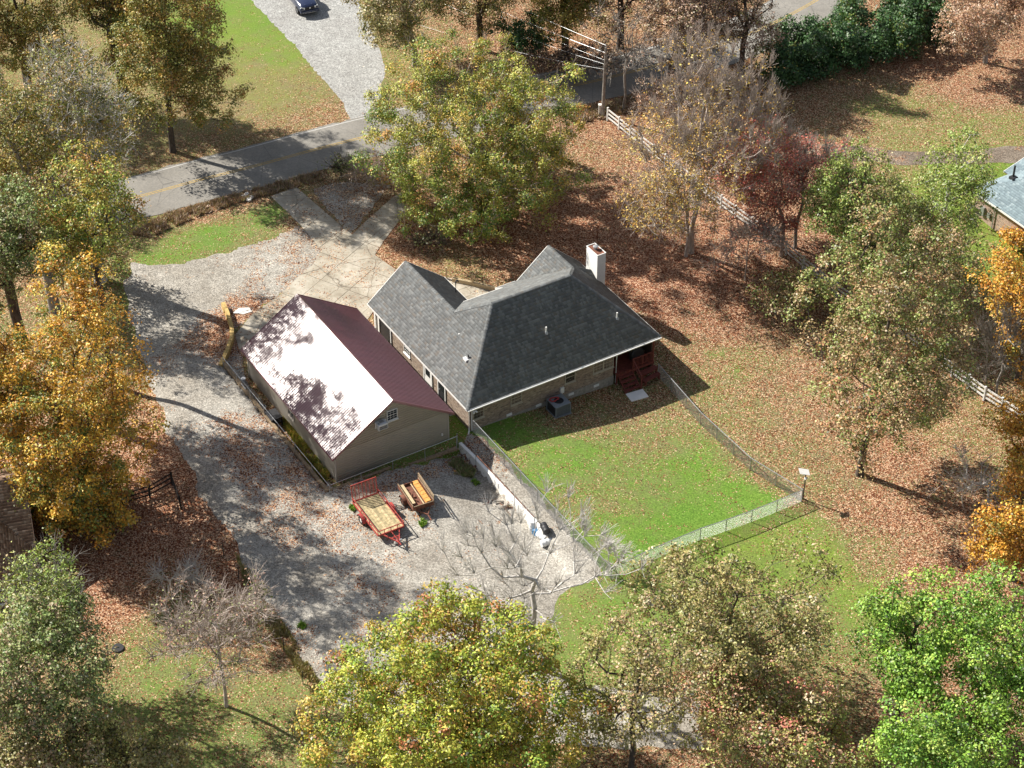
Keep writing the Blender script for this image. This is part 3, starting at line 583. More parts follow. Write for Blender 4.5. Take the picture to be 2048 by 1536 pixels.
def heat_pump():
    p = at(1117, 822); t = thing('air_conditioner', 'grey outdoor cooling unit on the grass by the shaded brick wall', 'air conditioner', tuple(p), YAW); t.scale = (1.25, 1.25, 1.15)
    cas = simple('grey_enamel', (.2, .22, .24), .5, .4, var=.1)
    MB().box(-.48, .48, -.48, .48, .06, .82).build('coil_housing', dark_metal, t)
    for k in range(18):
        a = -.47+k*.0553
        MB().box(a-.012, a+.012, -.505, -.482, .08, .82).build('louvre', cas, t); MB().box(.482, .505, a-.012, a+.012, .08, .82).build('louvre', cas, t)
    c = MB()
    for x in (-.5, .5):
        for y in (-.5, .5): c.box(x-.03, x+.03, y-.03, y+.03, .0, .84)
    c.box(-.56, .56, -.56, .56, -.05, .06); c.build('frame', cas, t)
    lid = MB(); ring = [(math.cos(k*math.pi/12), math.sin(k*math.pi/12)) for k in range(24)]
    sq = [(max(-1, min(1, x*1.6))*.53, max(-1, min(1, y*1.6))*.53) for x, y in ring]
    lid.add([(x, y, .86) for x, y in sq]+[(x*.3, y*.3, .88) for x, y in ring]+[(x, y, .82) for x, y in sq], [(i, (i+1) % 24, 24+(i+1) % 24, 24+i) for i in range(24)]+[(48+i, 48+(i+1) % 24, (i+1) % 24, i) for i in range(24)])
    lid.build('lid', cas, t)
    f = MB(); f.tube([(0, 0, .74), (0, 0, .84)], .07, 8)
    for k in range(4): a = k*math.pi/2; f.bar((0, 0, .79), (math.cos(a)*.27, math.sin(a)*.27, .79), .14, .01, up=(.3*math.sin(a), -.3*math.cos(a), 1))
    f.build('fan', dark_metal, t)
    g = MB()
    for r in (.09, .15, .21, .27): g.tube([(x*r, y*r, .885) for x, y in ring], .006, 4, closed=True)
    g.build('fan_guard', dark_metal, t)
    h = MB(); r = random.Random(2); pts = []
    for k in range(60): a = k*.55; rr = .24+.06*math.sin(k*1.7); pts.append((-.22+rr*math.cos(a)*1.2, .22+rr*math.sin(a)*.75, .9+.012*(k % 5)))
    hz = h.tube(pts, .018, 5).build('garden_hose', simple('red_hose', (.4, .04, .045), .5, .4), None); hz.location = (p[0], p[1], p[2]+.14); hz.rotation_euler = (0, 0, YAW); hz.scale = (1.15, 1.15, 1.)
    tag(hz, 'tangled red hose lying on top of the grey outdoor cooling unit', 'hose')
heat_pump()

# ------------------------------------------------------------------ the metal roofed shed
shed = thing('metal_roof_shed', 'long taupe outbuilding with a burgundy ribbed metal roof', 'shed', (*SHED, 0), YAW)
w0, w1, b0, b1 = .33, SW-.33, .33, SL-.33; ZT = SHE-.02; pitch = (SHR-SHE)/(SW/2); ZG = SHE+pitch*w0-.1
core = MB(); core.prism([(w0, b0, -.5), (w1, b0, -.5), (w1, b0, ZG), (SW/2, b0, SHR-.12), (w0, b0, ZG)], (0, b1-b0, 0)); core.build('wall', siding_mat, shed)
def siding(axis):
    vs = []; fs = []; z = -.02; e = .2
    def course(p0, p1, q0, q1, out):
        i = len(vs); p0, p1, q0, q1, out = map(Vector, (p0, p1, q0, q1, out))
        vs.extend([p0+out*.03, p1+out*.03, q1+out*.006, q0+out*.006, p0, p1]); fs.extend([(i, i+1, i+2, i+3), (i+4, i+5, i+1, i)])
    while z < SHR-.15:
        z2 = min(z+e, SHR-.13)
        def xr(zz): return (w0, w1) if zz < ZG else (w0+(zz-ZG)/pitch, w1-(zz-ZG)/pitch)
        (a0, a1), (c0, c1) = xr(z), xr(z2)
        if axis == 0 and c1 > c0: course((a0, b0, z), (a1, b0, z), (c0, b0, z2), (c1, b0, z2), (0, -1, 0)); 
        if axis == 0 and c1 > c0: course((a1, b1, z), (a0, b1, z), (c1, b1, z2), (c0, b1, z2), (0, 1, 0))
        if axis == 1 and z2 <= ZG+e: 
            z2 = min(z2, ZG); course((w0, b1, z), (w0, b0, z), (w0, b1, z2), (w0, b0, z2), (-1, 0, 0)); course((w1, b0, z), (w1, b1, z), (w1, b0, z2), (w1, b1, z2), (1, 0, 0))
            if z2 >= ZG: break
        z += e
    return link('siding', npmesh('siding', [tuple(v) for v in vs], np.array(fs), siding_mat), shed)
for k in (0, 1): siding(k)['kind'] = 'stuff'
tr = MB()
for x in (w0, w1):
    for y in (b0, b1): tr.box(x-.05, x+.05, y-.05, y+.05, -.05, ZG-.1)
tr.build('corner_trim', siding_mat, shed)
# ribbed roof sheets, four ribs each
nP = 17; pw = SL/nP
def roof_sheet():
    m = MB(); run = SW/2; m.add([(0, 0, SHE), (run, 0, SHR), (run, pw, SHR), (0, pw, SHE), (0, 0, SHE-.03), (run, 0, SHR-.03), (run, pw, SHR-.03), (0, pw, SHE-.03)], [(0, 1, 2, 3), (7, 6, 5, 4), (4, 5, 1, 0), (3, 2, 6, 7), (0, 3, 7, 4), (1, 5, 6, 2)])
    for k in range(4):
        y = pw*(k+.5)/4
        for dy, w2, hh in ((0, .045, .035),):
            m.add([(-.01, y-w2, SHE), (-.01, y-w2*.4, SHE+hh), (-.01, y+w2*.4, SHE+hh), (-.01, y+w2, SHE), (run, y-w2, SHR), (run, y-w2*.4, SHR+hh), (run, y+w2*.4, SHR+hh), (run, y+w2, SHR)],
                  [(0, 1, 5, 4), (1, 2, 6, 5), (2, 3, 7, 6), (0, 3, 2, 1)])
    return m.mesh('roof_sheet', burgundy)
rsm = roof_sheet()
for k in range(nP):
    link('roof_sheet', rsm, shed, (0, k*pw, 0))
    link('roof_sheet', rsm, shed, (SW, (k+1)*pw, 0), (0, 0, math.pi))
rc = MB(); rc.prism([(SW/2-.2, -.02, SHR-.08), (SW/2, -.02, SHR+.075), (SW/2+.2, -.02, SHR-.08), (SW/2, -.02, SHR-.02)], (0, SL+.04, 0)); rc.build('ridge_cap', burgundy, shed)
for y in (-.03, SL+.0):
    MB().prism([(-.02, y, SHE-.16), (-.02, y, SHE+.05), (SW/2, y, SHR+.06), (SW+.02, y, SHE+.05), (SW+.02, y, SHE-.16), (SW/2, y, SHR-.15)], (0, .03, 0)).build('barge_trim', burgundy, shed)
MB().box(-.03, 0, 0, SL, SHE-.15, SHE-.01).box(SW, SW+.03, 0, SL, SHE-.15, SHE-.01).build('eave_trim', burgundy, shed)
MB().prism([(.01, .01, SHE-.14), (w0, .01, SHE-.14), (w0, .01, SHE-.12), (.01, .01, SHE-.12)], (0, SL-.02, 0)).prism([(w1, .01, SHE-.14), (SW-.01, .01, SHE-.14), (SW-.01, .01, SHE-.12), (w1, .01, SHE-.12)], (0, SL-.02, 0)).build('soffit', siding_mat, shed)
window(shed, (4.55, b0-.04, 3.78), X, (0, -1, 0), .8, .82, 3, 2, white_paint)
window(shed, (w0-.04, 7.6, 1.2), (0, -1, 0), (-1, 0, 0), .9, .95, 2, 1, siding_mat)
MB().box(8.85, 8.97, b0-.1, b0-.03, .55, .75).build('outlet_box', white_paint, shed)
p = hw(3.95, .15, SHED); t = thing('window_air_conditioner', 'white box cooling unit jutting from the taupe gable beside its window', 'air conditioner', (*p, 3.62), YAW)
MB().box(-.38, .38, -.42, .14, 0, .5).build('case', simple('white_enamel', (.66, .67, .66), .4, .4, var=.05), t, bevel=.02)
MB().box(-.32, .32, -.43, -.415, .06, .36).build('grille', dark_metal, t)
for k in range(6): MB().box(-.32, .32, -.438, -.43, .08+k*.045, .1+k*.045).build('slat', galv, t)
MB().box(-.15, .2, -.2, .05, .5, .515).box(-.3, -.2, -.3, -.1, .5, .51).build('top_vent', galv, t)
MB().box(-.45, -.38, -.02, .04, -.02, .52).box(.38, .45, -.02, .04, -.02, .52).build('side_panel', white_paint, t)

# ------------------------------------------------------------------ neighbouring houses
def hip_house(name, label, o, yaw, A, B, ze, t, sh, wall, seeds=10):
    h = thing(name, label, 'house', (*o, float(H(*o))), yaw); r = min(A, B)/2; zr = ze+t*r
    if A > B: R0, R1 = (r, r, zr), (A-r, r, zr); S = [[(0, 0, ze), (A, 0, ze), R1, R0], [(A, B, ze), (0, B, ze), R0, R1]]; E_ = [[(0, B, ze), (0, 0, ze), R0], [(A, 0, ze), (A, B, ze), R1]]; du = [(0, 1), (0, -1), (1, 0), (-1, 0)]
    else: R0, R1 = (r, r, zr), (r, B-r, zr); S = [[(0, 0, ze), (A, 0, ze), R0], [(A, B, ze), (0, B, ze), R1]]; E_ = [[(0, B, ze), (0, 0, ze), R0, R1], [(A, 0, ze), (A, B, ze), R1, R0]]; du = [(0, 1), (0, -1), (1, 0), (-1, 0)]
    for k, (pl, d) in enumerate(zip(S+E_, du)): shingles('roof_slope', pl, d, sh, h, seed=seeds+k)
    for a, b in (((0, 0, ze), R0), ((0, B, ze), R0 if A > B else R1), ((A, 0, ze), R1 if A > B else R0), ((A, B, ze), R1), (R0, R1)): cap(a, b, h, sh)
    for a, b in (((0, -.03, ze), (A, -.03, ze)), ((0, B+.03, ze), (A, B+.03, ze)), ((-.03, 0, ze), (-.03, B, ze)), ((A+.03, 0, ze), (A+.03, B, ze))): fascia(a, b, h, white_paint)
    w_ = MB(); w_.box(.35, A-.35, .35, B-.35, -.5, ze-.16); link('brick_wall', uvcube(w_.mesh('brick_wall', wall)), h)
    MB().box(.01, A-.01, .01, B-.01, ze-.15, ze-.12).build('soffit', white_paint, h)
    return h
c = at0(1944, 362, 2.5)[:2]; o = c-V*15
nb = hip_house('neighbour_brick_house', 'pinkish brick house with a pale blue grey shingle roof at the picture edge', o, YAW, 12.5, 15., 2.5, .6, sh_blue, brick_neighbour)
shingles('roof_slope', [(4.2, 11.5, 2.5), (8.2, 11.5, 3.7), (8.2, 15.6, 3.7), (4.2, 15.6, 2.5)], (1, 0), sh_blue, nb, seed=31)
shingles('roof_slope', [(12.2, 15.6, 2.5), (8.2, 15.6, 3.7), (8.2, 11.5, 3.7), (12.2, 11.5, 2.5)], (-1, 0), sh_blue, nb, seed=32)
fascia((4.2, 15.63, 2.5), (8.2, 15.63, 3.7), nb)
MB().box(4.6, 11.8, 14.65, 15.3, -.3, 2.35).build('wing_wall', brick_neighbour, nb)
nm = MB(); nm.box(.15, .33, 13.3, 13.75, .7, 1.5).box(.2, .33, 12.6, 12.9, .8, 1.25).tube([(.25, 12.2, .1), (.25, 12.2, 2.35)], .05, 6); nm.build('meter_box', galv, nb)
for b in (10.8, 4.5): MB().box(.28, .34, b, b+.5, .15, .4).build('crawlspace_vent', white_paint, nb)
MB().tube([(2.5, 12.9, 3.9), (2.5, 12.9, 5.1)], .09, 8).box(2.2, 2.75, 12.6, 13.1, 3.85, 4.08).build('vent_pipe', dark_metal, nb)
MB().box(-.15, .1, 14.85, 15.1, 2.45, 2.62).build('flood_light', dark_metal, nb)
def dish(px, py, hgt, yaw, label):
    p = at(px, py); t = thing('satellite_dish', label, 'satellite dish', tuple(p), yaw)
    MB().tube([(0, 0, 0), (0, 0, hgt)], .035, 8).build('pole', galv, t)
    vs = [(0, -.05, hgt+.3)]; fs = []
    for r in range(1, 4):
        for k in range(16):
            a = k*math.pi/8; q = r/3; vs.append((.42*q*math.cos(a), -.05+.16*q*q-.25*q*math.sin(a)*0+.12*q*math.sin(a), hgt+.3+.36*q*math.sin(a)))
    for k in range(16): fs.append((0, 1+k, 1+(k+1) % 16))
    for r in range(2):
        for k in range(16): fs.append((1+r*16+k, 1+(r+1)*16+k, 1+(r+1)*16+(k+1) % 16, 1+r*16+(k+1) % 16))
    vb = [(x, y-.02, z) for x, y, z in vs]; n = len(vs)
    m = MB().add(vs+vb, fs+[tuple(i+n for i in reversed(f)) for f in fs]+[(33+k, 33+(k+1) % 16, n+33+(k+1) % 16, n+33+k) for k in range(16)]); m.build('reflector', galv, t)
    MB().tube([(0, -.05, hgt), (0, .4, hgt+.1), (0, .55, hgt+.3)], .02, 5).box(-.05, .05, .5, .6, hgt+.27, hgt+.36).build('feed_arm', dark_metal, t)
dish(1934, 443, 1.5, 2.6, 'dish on a pole under the green oak, farther dish by the pinkish brick wall')
dish(1950, 459, 1.6, 2.4, 'dish on a pole in bright grass, nearer dish by the pinkish brick wall')
o = at0(71, 1100, 2.45)[:2]
nb2 = thing('neighbour_tan_roof_house', 'brown brick house with a tan shingle roof at the picture edge by the gold tree', 'house', (*o, float(H(*o))), .25)
zr = 2.45+.65*4.4
shingles('roof_slope', [(0, 0, 2.45), (0, 4.4, zr), (-4.4, 4.4, zr)], (0, 1), sh_brown, nb2, seed=41)
shingles('roof_slope', [(-8.8, 0, 2.45), (-4.4, 4.4, zr), (-14, 4.4, zr), (-14, 0, 2.45)], (0, 1), sh_brown, nb2, seed=42)
shingles('roof_slope', [(0, 8.8, 2.45), (-14, 8.8, 2.45), (-14, 4.4, zr), (0, 4.4, zr)], (0, -1), sh_brown, nb2, seed=43)
shingles('roof_slope', [(0, -3.2, 2.45), (0, 0, 2.45), (-4.4, 4.4, zr), (-4.4, -3.2, zr)], (-1, 0), sh_brown, nb2, seed=44)
shingles('roof_slope', [(-8.8, -3.2, 2.45), (-4.4, -3.2, zr), (-4.4, 4.4, zr), (-8.8, 0, 2.45)], (1, 0), sh_brown, nb2, seed=45)
for a, b in (((0, 4.4, zr), (-14, 4.4, zr)), ((-4.4, -3.2, zr), (-4.4, 4.4, zr))): cap(a, b, nb2, sh_brown)
for a, b in (((.03, -3.2, 2.45), (.03, 0, 2.45)), ((.03, 0, 2.45), (.03, 4.4, zr)), ((.03, 4.4, zr), (.03, 8.8, 2.45)), ((0, -3.23, 2.45), (-4.4, -3.23, zr)), ((-4.4, -3.23, zr), (-8.8, -3.23, 2.45))): fascia(a, b, nb2, simple('brown_trim', (.2, .13, .1)))
wb = MB(); wb.box(-13.6, -.35, .3, 8.4, -.5, 2.3).box(-8.4, -.35, -2.9, .3, -.5, 2.3).prism([(-.35, -2.9, 2.3), (-8.4, -2.9, 2.3), (-4.4, -2.9, 4.9)], (0, .2, 0)).prism([(-.4, .35, 2.3), (-.4, 8.35, 2.3), (-.4, 4.4, 4.9)], (-.2, 0, 0))
link('brick_wall', uvcube(wb.mesh('brick_wall', brick_brown)), nb2)
window(nb2, (-3.1, -2.9, .9), X, (0, -1, 0), 1.1, 1.2, 2, 1, white_paint)
MB().tube([(-2.0, 2.4, 3.8), (-2.0, 2.4, 4.6)], .06, 8).build('vent_pipe', dark_metal, nb2)

# ------------------------------------------------------------------ fences
def walk(pxs, sp):
    pts = [at(*p) for p in pxs]; out = [pts[0]]
    for a, b in zip(pts, pts[1:]):
        L = np.hypot(*(b-a)[:2]); n = max(1, round(L/sp))
        for k in range(1, n+1): q = a+(b-a)*k/n; out.append(np.array([q[0], q[1], float(H(q[0], q[1]))]))
    return out
def rail_fence(name, label, pxs, sp, pw_, ph, rails, rw, rh, mat, cat='fence', off=.0, zs=None):
    P = walk(pxs, sp)
    if zs is not None: P = [np.array([p[0], p[1], zs]) for p in P]
    t = thing(name, label, cat, tuple(P[0])); o = P[0]; r = random.Random(4)
    pm = MB().box(-pw_/2, pw_/2, -pw_/2, pw_/2, -.3, ph).box(-pw_/2-.012, pw_/2+.012, -pw_/2-.012, pw_/2+.012, ph, ph+.03).mesh('post', mat)
    for i, p in enumerate(P):
        d = P[min(i+1, len(P)-1)]-P[max(i-1, 0)]
        link('post', pm, t, tuple(p-o), (r.uniform(-.015, .015), r.uniform(-.015, .015), math.atan2(d[1], d[0])))
        if i < len(P)-1:
            q = P[i+1]; u_ = (q-p)/np.linalg.norm(q-p)*pw_/2
            for z in rails:
                j = r.uniform(-.012, .012); MB().bar(p-o+u_+[0, 0, z+j], q-o-u_+[0, 0, z-j], rw, rh).build('rail', mat, t)
    return t
rail_fence('white_rail_fence', 'long white three rail fence running between the leafy yard and the far lots', [(1215, 241), (1330, 334), (1470, 437), (1640, 568), (1840, 705), (1967, 800), (2070, 868)], 1.95, .13, 1.3, (.35, .75, 1.15), .045, .15, vinyl)
rail_fence('dark_rail_fence', 'black rail fence beside the tan roofed house under the gold tree', [(38, 990), (95, 1010)], 1.9, .11, 1.15, (.3, .65, 1.0), .04, .12, fence_black)
rail_fence('dark_rail_fence', 'black rail fence at the edge of the gravel drive behind the gold tree', [(246, 1012), (300, 996), (345, 970), (362, 1018)], 1.9, .11, 1.15, (.3, .7, 1.05), .04, .1, fence_black)
def pipe_fence(name, label, pxs, sp, h, mesh=True, z=None, r=.03, mat=galv, top=None, lift=0.):
    P = walk(pxs, sp)
    if z is not None:
        P = []; q = [at0(*a, z+h) for a in pxs]
        for a, b in zip(q, q[1:]): n = max(1, round(np.hypot(*(b-a)[:2])/sp)); P += [a+(b-a)*k/n for k in range(n)]
        P = [np.array([p[0], p[1], z]) for p in P+[q[-1]]]
    P = [p+np.array([0, 0, lift]) for p in P]
    t = thing(name, label, 'fence', tuple(P[0])); o = P[0]
    pm = MB().tube([(0, 0, -.2), (0, 0, h+.03)], r*1.15, 6).tube([(0, 0, h+.03), (0, 0, h+.07)], [r*1.5, r*.4], 6).mesh('post', mat)
    for i, p in enumerate(P):
        link('post', pm, t, tuple(p-o))
        if i < len(P)-1: MB().tube([P[i]-o+[0, 0, h], P[i+1]-o+[0, 0, h]], r, 6).build('top_rail', top or mat, t)
    if mesh:
        m = MB(); s = .1
        for p, q in zip(P, P[1:]):
            L = np.linalg.norm((q-p)[:2]); n = int(L/s); hh = h-.02; d = (q-p)/L
            for k in range(-int(hh/s), n+1):
                for sg in (1, -1):
                    a0_, a1_ = (k*s, k*s+hh) if sg > 0 else (k*s+hh, k*s)
                    z0, z1 = .02, hh
                    def clip(a, za, b, zb):
                        if a < 0: za += (0-a)/(b-a)*(zb-za); a = 0
                        if a > L: za += (L-a)/(b-a)*(zb-za); a = L
                        return a, za
                    if (a0_ < 0 and a1_ < 0) or (a0_ > L and a1_ > L): continue
                    A = clip(a0_, z0, a1_, z1); B = clip(a1_, z1, a0_, z0)
                    pa, pb = p-o+d*A[0], p-o+d*B[0]; pa[2] += A[1]; pb[2] += B[1]
                    if np.linalg.norm(pb-pa) > .03: m.bar(pa, pb, .006, .006)
        ob = m.build('wire_mesh', galv, t); ob['kind'] = 'stuff'
    return t
pipe_fence('chain_link_fence', 'chain link run from the brick house corner beside the narrow gravel strip', [(944, 862), (1110, 1042), (1222, 1160)], 2.3, 1.15)
pipe_fence('chain_link_fence', 'chain link run on the far side of the green lawn ending at the lamp post', [(1316, 752), (1400, 848), (1500, 940), (1603, 1003)], 2.0, 1.15)
pipe_fence('chain_link_fence', 'chain link run along the lower side of the green lawn by the olive oak', [(1603, 1003), (1400, 1080), (1222, 1160)], 2.2, 1.1)
pipe_fence('pipe_railing', 'bare pipe railing on the timber wall along the shed side', [(445, 714), (556, 848), (658, 971)], 2.6, .8, mesh=False, z=.5, mat=galv, r=.026)
pipe_fence('pipe_railing', 'bare pipe railing across the shaded taupe gable end', [(658, 971), (785, 922), (913, 873)], 2.6, .95, mesh=False, z=.3, mat=galv, r=.026)
pipe_fence('pipe_railing', 'brown topped pipe railing along the white retaining wall', [(914, 868), (990, 950), (1069, 1035)], 2.2, .75, mesh=False, z=.15, mat=galv, r=.026, top=rust)

# ------------------------------------------------------------------ retaining walls
def timber_wall(name, label, pxs, piece, courses, hh, ww, mat, top, cat='retaining wall', nm='timber', inward=0):
    pts = [at0(*p, top)[:2] for p in pxs]; o = pts[0]; t = thing(name, label, cat, (o[0], o[1], top-courses*hh)); r = random.Random(len(pxs)); vars_ = [mat]
    for a, b in zip(pts, pts[1:]):
        L = np.hypot(*(b-a)); d = (b-a)/L
        for c in range(courses):
            x = 0.
            while x < L-.05:
                l = piece*r.uniform(.75, 1.1) if not (x == 0 and c % 2) else piece*.5
                e = min(L, x+l); e = L if L-e < .3 else e
                j = r.uniform(-.02, .02); nrm = np.array([-d[1], d[0]])*j
                p = a-o+d*(x+.01)+nrm; q = a-o+d*(e-.01)+nrm
                MB().bar((p[0], p[1], c*hh+hh/2), (q[0], q[1], c*hh+hh/2+r.uniform(-.01, .01)), ww*r.uniform(.9, 1.08), hh-.012).build(nm, mat, t); x = e
    return t
timber_wall('timber_retaining_wall', 'stacked weathered timbers holding the long side of the shed pad', [(447, 724), (556, 861), (656, 980)], 1.5, 3, .19, .24, timber, .57)
timber_wall('timber_retaining_wall', 'stacked timbers holding the shed pad below the shaded gable end', [(659, 980), (782, 934)], 1.5, 3, .19, .24, timber, .5)
timber_wall('timber_retaining_wall', 'lower timbers joining the white wall at the yard corner', [(784, 941), (914, 894)], 1.5, 1, .2, .24, timber, .14)
timber_wall('curved_block_wall', 'low curved ochre block wall full of leaves beside the concrete apron', [(446, 604), (455, 625), (463, 650), (464, 670), (456, 695), (441, 728)], .55, 4, .17, .3, simple('ochre_block', (.5, .35, .14), .9, .2, var=.3, scale=5, bump=.01), .5, nm='block')
wt = [at0(*p, .1)[:2] for p in WALLP]; o = wt[0]
t = thing('white_retaining_wall', 'whitewashed concrete wall dropping to the gravel parking yard', 'retaining wall', (o[0], o[1], -.9))
for a, b in zip(wt, wt[1:]): MB().bar((*(a-o), .53), (*(b-o), .52), .24, 1.06).build('wall_panel', concrete_white, t, bevel=.01)
for k in range(26):
    f = (k+.5)/26*(len(wt)-1); i = int(f); q = wt[i]+(wt[i+1]-wt[i])*(f-i)-o; d = (wt[i+1]-wt[i]); d = d/np.hypot(*d); n = np.array([d[1], -d[0]])
    if n[0] > 0: n = -n
    q = q+n*.122; z = .42+.4*((k*7) % 3)/2
    MB().bar((*(q-d*.04), z), (*(q+d*.04), z), .01, .05).build('weep_hole', dark_metal, t)
gt = [at(*p)[:2] for p in ((905, 563), (940, 570), (998, 584))]; t = thing('timber_garden_edge', 'pale timber edging and three posts behind the courtyard', 'garden edging', (*gt[0], 0))
for a, b in zip(gt, gt[1:]):
    for c in (0, 1): MB().bar((*(a-gt[0]), .1+.19*c), (*(b-gt[0]), .1+.19*c), .22, .18).build('timber', pale_wood, t)
for px, py in ((893, 558), (945, 572), (996, 582)):
    q = at(px, py)[:2]-gt[0]; MB().box(q[0]-.07, q[0]+.07, q[1]-.07, q[1]+.07, 0, 1.15).build('post', pale_wood, t)
for z in (.35, .8): q = at(893, 558)[:2]-gt[0]; q2 = at(996, 582)[:2]-gt[0]; MB().tube([(*q, z), (*q2, z)], .012, 4).build('wire', dark_metal, t)
for px, py, nm in ((497, 1195, 'beside the half bare small tree'), (530, 1242, 'at the leafy bend of the gravel edge'), (568, 1303, 'where grass weeds spill on the gravel'), (606, 1368, 'down the grassy gravel edge'), (652, 1424, 'by the big yellow green tree'), (478, 1158, 'in deep red leaves by the drive'), (448, 1112, 'near the black fence end')):
    p = at(px, py); ob = MB().box(-.02, .02, -.02, .02, -.2, 1.15).box(-.035, .035, -.008, .008, -.2, 1.1).build('metal_fence_stake', dark_metal)
    ob.location = tuple(p); ob.rotation_euler = (random.uniform(-.05, .05), random.uniform(-.05, .05), random.random())
    tag(ob, 'thin dark metal stake '+nm, 'stake', 'metal stakes along the gravel edge')

# ------------------------------------------------------------------ trailers and yard things
def wheel(parent, x, y, z, r, wd, rim_mat, name='wheel'):
    w_ = bpy.data.objects.new(name, None); COL.objects.link(w_); w_.parent = parent; w_.location = (x, y, z)
    def ring(x0, x1, ra, rb, n=20):
        m = MB(); pr = [(x0, ra), (x0, rb*.94), (x0+.03, rb), (x1-.03, rb), (x1, rb*.94), (x1, ra)]; k = len(pr)
        vs = [(px_, rr*math.cos(2*math.pi*i/n), rr*math.sin(2*math.pi*i/n)) for i in range(n) for px_, rr in pr]
        return m.add(vs, [(i*k+j, i*k+(j+1) % k, ((i+1) % n)*k+(j+1) % k, ((i+1) % n)*k+j) for i in range(n) for j in range(k)])
    ring(-wd/2, wd/2, r*.58, r).build('tyre', black_rubber, w_, smooth=True)
    m = MB(); m.tube([(-wd*.35, 0, 0), (wd*.35, 0, 0)], r*.57, 16).tube([(-wd*.45, 0, 0), (wd*.45, 0, 0)], r*.18, 8)
    m.build('rim', rim_mat, w_); return w_
def fender(parent, x, y, r, wd, mat):
    m = MB(); n = 9; vs = []
    for i in range(n):
        a = math.pi*i/(n-1)
        for xx in (x-wd/2, x+wd/2):
            for rr in (r, r-.02): vs.append((xx, y+rr*math.cos(a)*1.15, .33+rr*math.sin(a)))
    m.add(vs, [f for i in range(n-1) for f in ((4*i, 4*i+2, 4*i+6, 4*i+4), (4*i+1, 4*i+5, 4*i+7, 4*i+3), (4*i, 4*i+4, 4*i+5, 4*i+1), (4*i+2, 4*i+3, 4*i+7, 4*i+6))]+[(0, 1, 3, 2), (4*n-4, 4*n-2, 4*n-1, 4*n-3)])
    m.build('fender', mat, parent)
p = at(757, 1040); hd = math.radians(-60.5)
t = thing('red_utility_trailer', 'red open utility trailer with plank deck and raised mesh ramp', 'trailer', (p[0], p[1], p[2]), hd-math.pi/2)
L2, W2 = 1.95, .98
for k in range(9): MB().box(-W2+.03+k*.213, -W2+.03+k*.213+.2, -L2+.05, L2-.05, .5, .54).build('plank', simple('deck_plank_%d' % (k % 3), [(.42, .34, .19), (.34, .28, .16), (.48, .38, .22)][k % 3], .85, .2, var=.4, scale=5), t)
f = MB()
for x in (-W2, W2): f.bar((x, -L2, .5), (x, L2, .5), .06, .12).bar((x, -L2, .88), (x, L2, .88), .05, .05)
for y in (-L2, L2): f.bar((-W2, y, .5), (W2, y, .5), .06, .12)
f.bar((-W2, L2, .88), (W2, L2, .88), .05, .05)
for x in (-W2, W2):
    for y in (-L2, -L2/3, L2/3, L2): f.bar((x, y, .5), (x, y, .88), .05, .05, up=(0, 1, 0))
for x in (-.5, 0, .5): f.bar((x, L2, .5), (x, L2, .88), .04, .04, up=(0, 1, 0))
f.build('frame', red_steel, t)
g = MB(); zt = 1.85
for x in (-W2+.03, W2-.03): g.bar((x, -L2-.04, .5), (x, -L2-.22, zt), .05, .05, up=(0, 1, 0))
g.bar((-W2, -L2-.04, .55), (W2, -L2-.04, .55), .04, .05).bar((-W2, -L2-.22, zt), (W2, -L2-.22, zt), .05, .05)
for k in range(1, 7): x = -W2+k*2*W2/7; g.bar((x, -L2-.05, .55), (x, -L2-.22, zt), .035, .04, up=(0, 1, 0))
gob = g.build('ramp_gate', red_steel, t)
gm = MB()
for k in range(34): x = -W2+.05+k*.056; gm.bar((x, -L2-.045, .56), (x, -L2-.215, zt), .008, .008, up=(0, 1, 0))
for k in range(24): z = .6+k*.052; gm.bar((-W2+.03, -L2-.045-(z-.55)*.13, z), (W2-.03, -L2-.045-(z-.55)*.13, z), .008, .008)
gm.build('mesh_panel', rust, gob)
a = MB(); a.bar((-.62, L2, .46), (0, L2+1.25, .46), .07, .09).bar((.62, L2, .46), (0, L2+1.25, .46), .07, .09).bar((-.33, L2+.6, .46), (.33, L2+.6, .46), .05, .06).tube([(0, L2+1.2, .46), (0, L2+1.5, .46)], .045, 6)
a.tube([(0, L2+1.1, .05), (0, L2+1.1, .95)], .035, 6).bar((0, L2+.05, .5), (0, L2+1.2, .5), .05, .05); a.build('tongue', red_steel, t)
for s in (-1, 1): wheel(t, s*(W2+.17), -.25, .33, .33, .2, white_paint); fender(t, s*(W2+.17), -.25, .42, .26, red_steel)
MB().box(-W2-.03, -W2-.02, -L2+.02, -L2+.3, .55, .62).box(-.28, -.12, L2+1.0, L2+1.1, .46, .52).build('bracket', galv, t)
p = at(795, 1086); t2 = thing('concrete_block', 'pale block under the tongue of the red trailer', 'block', tuple(p), .4); MB().box(-.2, .2, -.12, .12, 0, .22).build('block', concrete_white, t2, bevel=.03)
